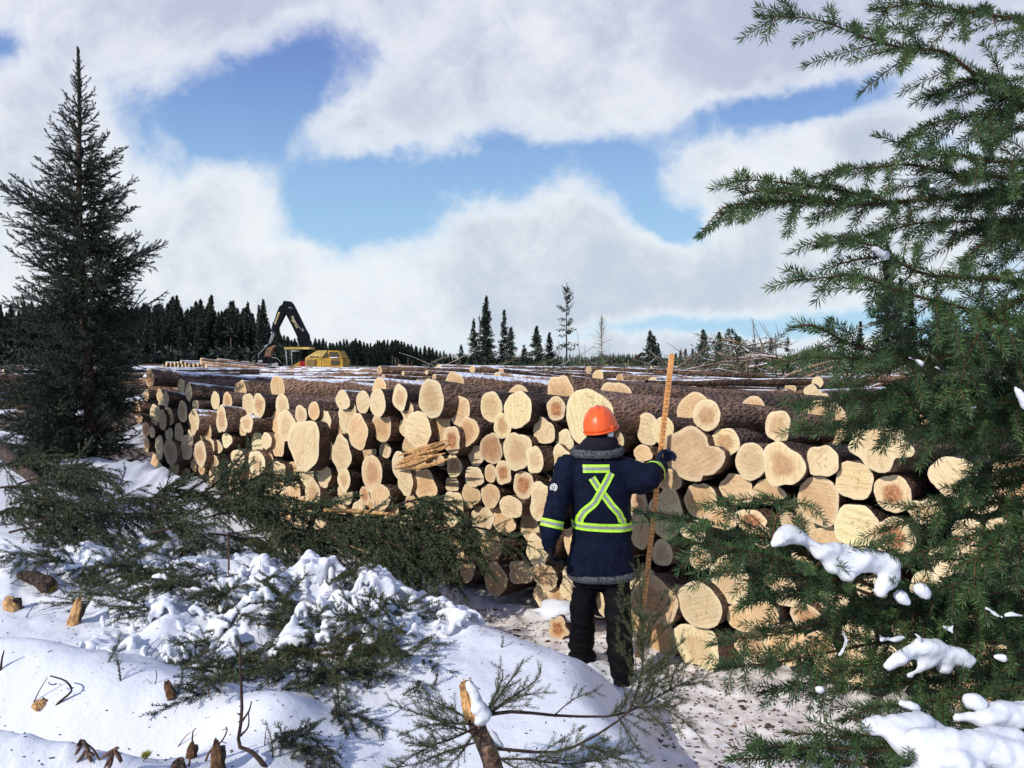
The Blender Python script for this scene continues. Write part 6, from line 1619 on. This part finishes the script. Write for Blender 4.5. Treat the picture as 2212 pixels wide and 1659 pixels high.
# ------------------------------------------------------------------ near spruce on the right
def near_spruce():
    base = np.array([2.05, 2.35, 0.0]); base[2] = gz(base[0], base[1])
    root = empty('near_spruce', base, 'near young spruce filling the right side, its snow-laden boughs reaching across the log pile', 'tree')
    tk = Buf(); z = np.linspace(-.1, 3.9, 14); P = np.stack([.03 * np.sin(z * 1.4), .03 * np.cos(z), z], 1); tube(tk, P, np.linspace(.07, .03, 14), 12, 0, True, .5, .08)
    tk.build('trunk', M['bark'], root)
    # visible boughs: tip first, (u, v, distance)
    B = [
        [(1637, 34, 1.50), (1764, 42, 1.55), (1871, 82, 1.60), (1960, 105, 1.66), (2040, 112, 1.72), (2124, 169, 1.8), (2330, 250, 2.0)],
        [(1884, 22, 1.6), (1984, 8, 1.65), (2068, 22, 1.75), (2330, 60, 2.0)], [(2006, 210, 1.75), (2060, 190, 1.78), (2124, 172, 1.82), (2320, 240, 2.0)],
        [(1941, 313, 1.6), (2012, 267, 1.68), (2100, 250, 1.75), (2209, 233, 1.85), (2350, 215, 2.0)], [(1947, 343, 1.55), (2051, 333, 1.62), (2152, 349, 1.7), (2350, 360, 1.9)],
        [(1511, 510, 1.50), (1545, 465, 1.52), (1580, 443, 1.55), (1660, 438, 1.6), (1738, 433, 1.65), (1820, 440, 1.7), (1906, 440, 1.75), (2040, 426, 1.85), (2320, 400, 2.1)],
        [(1590, 388, 1.55), (1640, 390, 1.57), (1704, 396, 1.6), (1805, 409, 1.68), (1906, 432, 1.74)], [(1602, 418, 1.52), (1640, 413, 1.54), (1684, 415, 1.56), (1800, 436, 1.65)],
        [(1758, 384, 1.6), (1830, 366, 1.64), (1906, 360, 1.68), (1973, 356, 1.72), (2100, 380, 1.8), (2320, 380, 2.0)],
        [(1760, 534, 1.45), (1788, 510, 1.47), (1840, 516, 1.5), (1889, 534, 1.53), (1940, 565, 1.57), (2006, 594, 1.62), (2141, 601, 1.72), (2330, 620, 1.9)],
        [(1713, 606, 1.40), (1780, 600, 1.43), (1855, 594, 1.47), (1939, 628, 1.52), (2040, 655, 1.58), (2141, 682, 1.66), (2330, 750, 1.85)], [(1776, 584, 1.48), (1810, 572, 1.5), (1855, 560, 1.53), (1900, 555, 1.56)],
        [(1707, 708, 1.55), (1735, 703, 1.56), (1765, 706, 1.58), (1855, 749, 1.65), (1973, 768, 1.72), (2330, 800, 1.95)], [(1664, 786, 1.45), (1758, 772, 1.5), (1830, 775, 1.55), (1906, 776, 1.6), (2030, 772, 1.68), (2141, 766, 1.75), (2330, 750, 1.9)],
        [(1714, 876, 1.5), (1780, 868, 1.54), (1838, 863, 1.58), (1973, 849, 1.68), (2212, 840, 1.85), (2350, 830, 2.0)], [(1872, 512, 1.65), (1930, 495, 1.7), (2006, 480, 1.75), (2208, 477, 1.9), (2330, 470, 2.0)],
        [(2077, 566, 1.7), (2105, 540, 1.73), (2141, 520, 1.76), (2300, 480, 1.9)], [(1721, 931, 1.6), (1800, 922, 1.63), (1872, 912, 1.67), (2040, 885, 1.77), (2280, 870, 1.95)],
        [(1906, 1144, 1.7), (1980, 1125, 1.74), (2057, 1104, 1.78), (2208, 1077, 1.88), (2350, 1050, 2.0)], [(2067, 1047, 1.75), (2130, 1035, 1.8), (2208, 1013, 1.85), (2330, 980, 1.95)], [(1956, 1099, 1.7), (2074, 1080, 1.77), (2290, 1010, 1.95)],
        [(1368, 1103, 1.45), (1415, 1106, 1.47), (1465, 1117, 1.5), (1563, 1148, 1.55), (1668, 1164, 1.6), (1758, 1208, 1.65), (1895, 1270, 1.72), (2051, 1306, 1.8), (2330, 1340, 2.0)],
        [(1453, 1169, 1.42), (1520, 1175, 1.45), (1582, 1185, 1.48), (1700, 1212, 1.56), (1780, 1245, 1.62), (1895, 1290, 1.7)],
        [(1567, 1083, 1.55), (1620, 1078, 1.57), (1680, 1083, 1.59), (1719, 1108, 1.6), (1716, 1150, 1.6), (1740, 1200, 1.63)], [(1782, 1128, 1.62), (1755, 1096, 1.6), (1719, 1088, 1.59), (1680, 1110, 1.58), (1670, 1160, 1.6)],
        [(1543, 1240, 1.5), (1600, 1235, 1.53), (1660, 1236, 1.56), (1739, 1248, 1.6), (1850, 1290, 1.68)], [(1598, 1312, 1.55), (1655, 1290, 1.58), (1719, 1276, 1.61), (1778, 1298, 1.64), (1836, 1330, 1.68), (1950, 1350, 1.75)],
        [(1535, 1392, 1.55), (1610, 1378, 1.59), (1700, 1367, 1.63), (1780, 1340, 1.67), (1856, 1318, 1.7), (2051, 1285, 1.8), (2320, 1290, 2.0)], [(1547, 1443, 1.5), (1610, 1438, 1.54), (1680, 1431, 1.58), (1817, 1404, 1.66), (2012, 1369, 1.77), (2320, 1350, 1.95)],
        [(1692, 1583, 1.4), (1770, 1588, 1.43), (1856, 1591, 1.47), (1990, 1565, 1.55), (2300, 1500, 1.75)], [(1617, 1615, 1.35), (1700, 1613, 1.39), (1817, 1617, 1.43), (1980, 1620, 1.5), (2300, 1590, 1.7)], [(1575, 1640, 1.32), (1660, 1638, 1.36), (1739, 1636, 1.4), (1900, 1655, 1.48), (2250, 1680, 1.65)],
        [(1934, 1212, 1.65), (2000, 1190, 1.7), (2090, 1158, 1.76), (2320, 1120, 1.95)], [(1992, 1279, 1.7), (2060, 1262, 1.74), (2129, 1243, 1.78), (2320, 1200, 1.95)], [(1817, 1347, 1.66), (1900, 1338, 1.7), (2012, 1325, 1.76), (2320, 1310, 1.98)],
        [(1800, 1440, 1.6), (1906, 1432, 1.66), (2000, 1410, 1.72), (2090, 1388, 1.78), (2320, 1370, 1.95)], [(1750, 1500, 1.55), (1830, 1490, 1.6), (1973, 1474, 1.68), (2320, 1430, 1.9)], [(1640, 1500, 1.6), (1740, 1475, 1.64), (1860, 1450, 1.7), (2000, 1440, 1.8), (2300, 1400, 2.0)],
        [(2110, 1290, 1.6), (2105, 1240, 1.64), (2120, 1190, 1.7), (2200, 1130, 1.8), (2330, 1080, 1.95)], [(2060, 865, 1.5), (2078, 820, 1.52), (2090, 770, 1.56), (2130, 700, 1.62), (2220, 640, 1.75), (2340, 600, 1.9)], [(1810, 1560, 1.5), (1890, 1530, 1.55), (2000, 1515, 1.62), (2300, 1470, 1.85)], [(1960, 1200, 1.62), (1880, 1180, 1.6), (1800, 1195, 1.6), (1760, 1225, 1.63)],
    ]
    g = np.random.default_rng(61)
    # the denser inner crown at the right edge
    for i in range(36):
        v = g.uniform(-40, 1640); u = g.uniform(2040, 2170) + (60 if 880 < v < 1000 else 0) + (40 if 190 < v < 330 else 0)
        if v < 40: u -= 30
        if 560 < v < 640 : u += 50
        sg = g.choice([-1, 1]); Yt = g.uniform(1.75, 2.35)
        B.append([(u, v, Yt), (u + 70, v - 14 + g.normal() * 10, Yt + .03), (u + 150, v - 20 + g.normal() * 16, Yt + .08), (2380, v - 40 + g.normal() * 40, Yt + .2)])
    for i in range(6):           # lower half, between the snow clumps
        v = g.uniform(1180, 1640); u = g.uniform(1640, 2000) + max(0, (1330 - v)) * 1.1; Yt = g.uniform(1.6, 2.1)
        B.append([(u, v, Yt), (u + 80, v - 6 + g.normal() * 12, Yt + .04), (u + 200, v - 20 + g.normal() * 16, Yt + .1), (min(2380, u + 420), v - 40 + g.normal() * 30, Yt + .22)])
    for i in range(13):
        v = g.uniform(740, 960); u = g.uniform(1800, 2060); Yt = g.uniform(1.55, 2.0)
        B.append([(u, v, Yt), (u + 80, v - 6 + g.normal() * 10, Yt + .04), (u + 200, v - 12 + g.normal() * 14, Yt + .1), (2380, v - 20 + g.normal() * 30, Yt + .25)])
    sp = Spec(ln=.0205, wd=.0024, dens=1150, spacing=.066, side=.42, depth=2, maxside=.17, minside=.06, droop=.30, wood=.0012, ang=.98, roll=.75, sub=.10, dead=.02)
    n0 = 41
    for i, pts in enumerate(B):
        q = bez([at(*p) for p in pts[::-1]], 16) - base
        L = np.linalg.norm(np.diff(q, axis=0), axis=1).sum()
        if i < 85: tb, cb = Buf(), Buf()
        elif i == 85: tb, cb = Buf(), Buf()
        sp.bare = 0.0 if L < .45 else .15
        sp.dens = 1150 if i < n0 else 850
        sp.wd = .0024 if i < n0 else .0028
        spray(tb, cb, q, sp, g, 0, .0022 + .0025 * L)
        if i < 85:
            br = tb.build('bough', M['twig'], root); cb.build('needles', M['needle_near'], br)
    br = tb.build('inner_boughs', M['twig'], root); br['kind'] = 'stuff'; cb.build('needles', M['needle_near'], br)
near_spruce()

def snow_clump(name, lab, balls, group='snow clumps on the right spruce'):
    bm = bmesh.new(); k0 = None
    for a, b in zip(balls, balls[1:] + [None]):
        p = at(*a[:3]); r = a[3] * a[2] / FU
        if b is not None and b[4:] != ('x',) and a[4:] != ('x',):
            p2 = at(*b[:3]); r2 = b[3] * b[2] / FU
            cap_mesh(bm, p, r, p2, r2, 12)
        else: cap_mesh(bm, p, r, p + np.array([.001, 0, 0]), r, 12)
    o = remesh(bm, name, M['snow'], None, .0058, 3, lambda c: .013 * fbm(c[:, 0] * 9, c[:, 1] * 9, c[:, 2] * 14, 3, 2) + .006 * fbm(c[:, 0] * 28, c[:, 1] * 28, c[:, 2] * 28, 5, 3) - .003)
    return tag(o, lab, 'snow', group)
X = ('x',)
def snow_clumps():
    S = snow_clump
    S('snow_clump', 'long lumpy snow clump draped over the bough below the round log ends, largest in mid-height', [(1672, 1178, 1.55, 16), (1688, 1168, 1.55, 22), (1700, 1160, 1.57, 24), (1745, 1172, 1.58, 20), (1780, 1190, 1.58, 26), (1810, 1204, 1.6, 34), (1850, 1212, 1.6, 32), (1890, 1212, 1.62, 26), (1918, 1222, 1.62, 24), (1930, 1245, 1.62, 16), (1905, 1262, 1.6, 12), (1900, 1276, 1.6, 9, 'x'), (1830, 1232, 1.58, 22), (1800, 1222, 1.58, 20, 'x')])
    S('snow_clump', 'arched snow clump with a dark hollow under it, right of the bare trunk fork', [(1918, 1440, 1.6, 16), (1940, 1425, 1.6, 20), (1962, 1408, 1.62, 24), (1990, 1396, 1.63, 27), (2030, 1405, 1.65, 28), (2065, 1415, 1.66, 24), (2085, 1432, 1.66, 20, 'x'), (2010, 1425, 1.64, 22), (1985, 1445, 1.62, 14), (1965, 1455, 1.62, 12, 'x'), (2040, 1440, 1.65, 18)])
    S('snow_clump', 'flat-topped snow mass with a pointed drip, upper left of the big bottom right clumps', [(1880, 1570, 1.45, 16), (1905, 1570, 1.45, 24), (1950, 1562, 1.47, 27), (1990, 1562, 1.48, 26), (2015, 1578, 1.48, 20), (2040, 1588, 1.48, 18, 'x'), (1935, 1590, 1.44, 22), (1955, 1610, 1.44, 24), (1960, 1625, 1.43, 16), (1958, 1640, 1.43, 6, 'x')])
    S('snow_clump', 'biggest heaped snow mass at the bottom right corner', [(1980, 1600, 1.42, 22), (2040, 1612, 1.42, 26), (2100, 1615, 1.43, 34), (2160, 1630, 1.43, 38), (2215, 1650, 1.44, 42), (2260, 1680, 1.45, 40, 'x'), (2005, 1640, 1.4, 28), (2060, 1650, 1.4, 34), (2100, 1670, 1.4, 36), (2000, 1680, 1.39, 40, 'x'), (1950, 1672, 1.39, 18, 'x'), (2120, 1595, 1.45, 24), (2180, 1600, 1.46, 26), (2230, 1610, 1.47, 22)])
    S('snow_clump', 'rounded snow ridge at the right edge above the biggest mass', [(2068, 1552, 1.5, 12), (2095, 1552, 1.5, 16), (2130, 1558, 1.5, 24), (2170, 1545, 1.52, 32), (2215, 1535, 1.54, 38), (2260, 1530, 1.55, 40)])
    S('snow_clump', 'egg-shaped snow clump leaning over the rounded ridge', [(2100, 1512, 1.52, 22), (2112, 1522, 1.52, 20), (2125, 1532, 1.53, 12)])
    sm = [([(1905, 1380, 1.6, 13), (1950, 1378, 1.62, 14), (1900, 1372, 1.6, 10)], 'oval snow pad left of the arched clump'), ([(1820, 1365, 1.6, 9), (1828, 1380, 1.6, 13), (1822, 1405, 1.6, 10), (1815, 1415, 1.6, 9)], 'hook-shaped snow pad hanging by the bare fork'),
          ([(1765, 1490, 1.5, 8), (1774, 1492, 1.5, 9)], 'small round snow ball above the pinkish ground'), ([(1945, 1520, 1.5, 10), (1965, 1526, 1.5, 11), (1985, 1532, 1.5, 8)], 'thin snow pad behind needles above the flat-topped mass'),
          ([(2130, 1312, 1.6, 6), (2150, 1326, 1.6, 9), (2165, 1334, 1.6, 8)], 'narrow snow pad at the right, left one of two touching'), ([(2175, 1330, 1.6, 13), (2205, 1330, 1.6, 13)], 'oval snow pad at the right, right one of two touching'), ([(1945, 1288, 1.62, 9), (1955, 1300, 1.62, 12)], 'snow blob under the right end of the long clump'),
          ([(1980, 1265, 1.64, 10), (1995, 1278, 1.64, 14), (2003, 1290, 1.64, 9)], 'snow blob trailing right of the long clump'), ([(1975, 1370, 1.62, 8), (1990, 1382, 1.62, 8)], 'snow scrap above the arched clump'), ([(2150, 1420, 1.6, 8), (2165, 1424, 1.6, 10)], 'snow scrap right of the arched clump'),
          ([(1935, 380, 1.62, 8), (1955, 384, 1.62, 10), (1985, 381, 1.64, 9), (2008, 378, 1.65, 5)], 'bar of snow on the upper bough against the sky'), ([(1878, 530, 1.5, 5), (1895, 540, 1.51, 7), (1910, 552, 1.52, 5)], 'thin snow on the bluish bough, mid-height against the sky'),
          ([(1962, 772, 1.6, 5), (1980, 780, 1.6, 7), (1993, 787, 1.6, 6)], 'left one of two small snow pads at horizon height'), ([(2018, 790, 1.62, 5), (2032, 800, 1.62, 6), (2040, 806, 1.62, 4)], 'right one of two small snow pads at horizon height'), ([(2094, 881, 1.6, 6), (2106, 881, 1.6, 7)], 'little snow pad level with the pile top'),
          ([(2195, 838, 1.55, 9), (2206, 855, 1.55, 14), (2220, 870, 1.55, 14)], 'snow pad at the right edge level with the pile top'), ([(2090, 588, 1.62, 5), (2100, 582, 1.62, 5)], 'tiny snow scrap high on the right against the sky'), ([(2010, 402, 1.6, 3), (2030, 400, 1.6, 4)], 'frosty scrap right of the snow bar'), ([(2060, 1368, 1.6, 10), (2040, 1355, 1.6, 12), (2060, 1350, 1.6, 8)], 'greyish snow pad in the shade above the arched clump')]
    for b, lab in sm: S('snow_clump', lab, b)
snow_clumps()
# ------------------------------------------------------------------ sky, sun, camera
SUN_DIR = np.array([-.72, -.69]); SUN_DIR /= np.linalg.norm(SUN_DIR); SUN_EL = 31
def world():
    w = bpy.data.worlds.new('World'); scene.world = w; w.use_nodes = True
    nt = w.node_tree; nt.nodes.clear(); g = G(nt)
    out = nt.nodes.new('ShaderNodeOutputWorld'); bg = nt.nodes.new('ShaderNodeBackground'); bg2 = nt.nodes.new('ShaderNodeBackground'); mx = nt.nodes.new('ShaderNodeMixShader')
    sky = nt.nodes.new('ShaderNodeTexSky'); sky.sky_type = 'NISHITA'; sky.sun_disc = False
    sky.sun_elevation = R(SUN_EL); sky.sun_rotation = math.atan2(SUN_DIR[0], SUN_DIR[1]) % (2 * math.pi); sky.altitude = 600; sky.dust_density = .4; sky.ozone_density = 2.2
    D = g.node('ShaderNodeTexCoord').outputs['Generated']
    x, y, z = g.sep(D)
    yy = g.math('MAXIMUM', y, .08)
    a = g.math('DIVIDE', x, yy); b = g.math('DIVIDE', z, yy)            # clouds are laid out by compass direction and height
    # noise on a cloud-layer plane, so that clouds flatten towards the horizon
    zc = g.math('ADD', g.math('ABSOLUTE', z), .16)
    cm = g.node('ShaderNodeCombineXYZ'); g.set(cm.inputs[0], g.math('DIVIDE', x, zc)); g.set(cm.inputs[1], g.math('DIVIDE', y, zc)); g.set(cm.inputs[2], 0.0)
    pl = cm.outputs[0]
    cd = g.node('ShaderNodeCombineXYZ'); g.set(cd.inputs[0], a); g.set(cd.inputs[1], b)
    q = cd.outputs[0]
    n1 = g.noise(q, 3.2, 8, .60, .3); n2 = g.noise(q, 9.5, 8, .64, .5); n3 = g.noise(pl, 1.1, 6, .55, .2)
    wx = g.math('MULTIPLY', g.math('SUBTRACT', g.noise(q, 4.5, 5, .6), .5), .16); wy = g.math('MULTIPLY', g.math('SUBTRACT', g.noise(g.mapping(q, (1, 1, 1), (0, 0, 0), (7, 3, 0)), 4.5, 5, .6), .5), .13)
    A = g.math('ADD', a, wx); Bb = g.math('ADD', b, wy)
    blobs = [  # u, v, ru, rv, rotation, strength   -> openings of blue sky
        (590, 175, 190, 70, -24, 1.15), (470, 265, 190, 62, -20, .62), (330, 255, 120, 50, 15, .32), (640, 330, 180, 48, 25, .52), (770, 440, 140, 60, 30, .9), (745, 500, 90, 55, 0, 1.0), (950, 385, 210, 42, -4, .95), (870, 440, 90, 60, 0, .8),
        (1180, 350, 150, 38, -5, .8), (1370, 385, 90, 60, 35, .85), (1430, 470, 85, 48, 20, 1.0), (1490, 490, 60, 32, 0, .8), (1560, 285, 150, 40, -18, .75), (1700, 235, 150, 36, -14, .95), (1880, 205, 150, 40, -10, .8), (10, 108, 75, 42, 0, 1.0), (2050, 330, 160, 40, -10, .6),
        (1420, 725, 300, 22, 0, .6), (1800, 722, 380, 30, 0, .9), (2150, 690, 200, 60, 0, .8), (1130, 740, 130, 16, 0, .35), (1080, 300, 90, 45, -20, .35), (2180, 560, 90, 60, 0, .6)]
    tot = None
    for (u, v, ru, rv, ro, st) in blobs:
        ca, sa = math.cos(R(ro)), math.sin(R(ro))
        dx = g.math('SUBTRACT', A, (u - CU) / FU); dy = g.math('SUBTRACT', Bb, -(v - HOR) / FU)
        e1 = g.math('DIVIDE', g.math('ADD', g.math('MULTIPLY', dx, ca), g.math('MULTIPLY', dy, -sa)), ru / FU)
        e2 = g.math('DIVIDE', g.math('ADD', g.math('MULTIPLY', dx, sa), g.math('MULTIPLY', dy, ca)), rv / FU)
        r2 = g.math('ADD', g.math('MULTIPLY', e1, e1), g.math('MULTIPLY', e2, e2))
        k = g.math('MULTIPLY', g.math('EXPONENT', g.math('MULTIPLY', r2, -.75)), st)
        tot = k if tot is None else g.math('ADD', tot, k)
    # unseen sky beyond the frame: broken cloud made bluer to weaken fill light
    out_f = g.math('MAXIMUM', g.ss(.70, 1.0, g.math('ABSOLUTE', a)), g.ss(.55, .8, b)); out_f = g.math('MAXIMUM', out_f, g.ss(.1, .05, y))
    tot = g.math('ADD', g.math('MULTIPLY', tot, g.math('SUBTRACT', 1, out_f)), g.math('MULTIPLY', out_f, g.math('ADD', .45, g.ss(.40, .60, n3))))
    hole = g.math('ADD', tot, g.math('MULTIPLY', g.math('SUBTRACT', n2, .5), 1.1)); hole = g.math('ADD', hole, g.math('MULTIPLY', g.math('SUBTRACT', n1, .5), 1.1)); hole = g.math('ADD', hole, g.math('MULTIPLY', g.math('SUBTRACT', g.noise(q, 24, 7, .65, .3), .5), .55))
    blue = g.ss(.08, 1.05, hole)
    # cloud tone: white billows, lavender-grey undersides
    sh = g.math('ADD', g.math('MULTIPLY', n1, .72), g.math('MULTIPLY', n2, .42)); sh = g.math('SUBTRACT', sh, .05); sh = g.math('ADD', sh, g.math('MULTIPLY', tot, .28))
    thick = g.ss(.40, .68, sh)
    high = g.ss(.12, .42, b)
    grey = g.mix(high, (.57, .65, .76, 1), (.52, .57, .73, 1)); white = g.mix(high, (.90, .935, .96, 1), (.87, .90, .96, 1))
    cc = g.mix(thick, grey, white)
    sc_ = g.node('ShaderNodeVectorMath', operation='SCALE'); g.set(sc_.inputs[0], sky.outputs[0]); sc_.inputs[3].default_value = .085
    deep = g.mix(g.ss(.02, .40, z), (.36, .64, .88, 1), g.mix(g.ss(.10, .42, z), (.13, .35, .78, 1), (.062, .165, .56, 1)))
    nt.links.new(g.mix(.88, sc_.outputs[0], deep), bg.inputs[0]); bg.inputs[1].default_value = 1.0
    nt.links.new(cc, bg2.inputs[0]); bg2.inputs[1].default_value = .96
    # thin cloud veils part of the blue as well
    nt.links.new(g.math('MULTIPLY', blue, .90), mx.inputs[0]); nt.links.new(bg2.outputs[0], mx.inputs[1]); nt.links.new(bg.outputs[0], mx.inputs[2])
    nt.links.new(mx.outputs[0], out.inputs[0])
world()
sl = bpy.data.lights.new('sun', 'SUN'); sl.energy = 3.7; sl.angle = R(.6); sl.color = (1, .955, .88)
so = bpy.data.objects.new('sun', sl); COL.objects.link(so)
sd = Vector((SUN_DIR[0] * math.cos(R(SUN_EL)), SUN_DIR[1] * math.cos(R(SUN_EL)), math.sin(R(SUN_EL))))
so.rotation_euler = sd.to_track_quat('Z', 'Y').to_euler(); so.location = (0, 0, 30)
cam = bpy.data.cameras.new('camera'); co = bpy.data.objects.new('camera', cam); COL.objects.link(co)
cam.sensor_fit = 'HORIZONTAL'; cam.sensor_width = 36; cam.lens = 36 * FU / 2212; cam.clip_end = 6000; cam.clip_start = .05
co.location = (0, 0, EYE); co.rotation_euler = (R(90) - PITCH, 0, 0)
scene.camera = co
scene.view_settings.view_transform = 'Standard'; scene.view_settings.look = 'None'; scene.view_settings.exposure = .05; scene.view_settings.gamma = 1
scene.render.engine = 'CYCLES'; scene.cycles.max_bounces = 5; scene.cycles.diffuse_bounces = 3; scene.cycles.use_denoising = True
scene.cycles.transparent_max_bounces = 4
scene.unit_settings.system = 'METRIC'
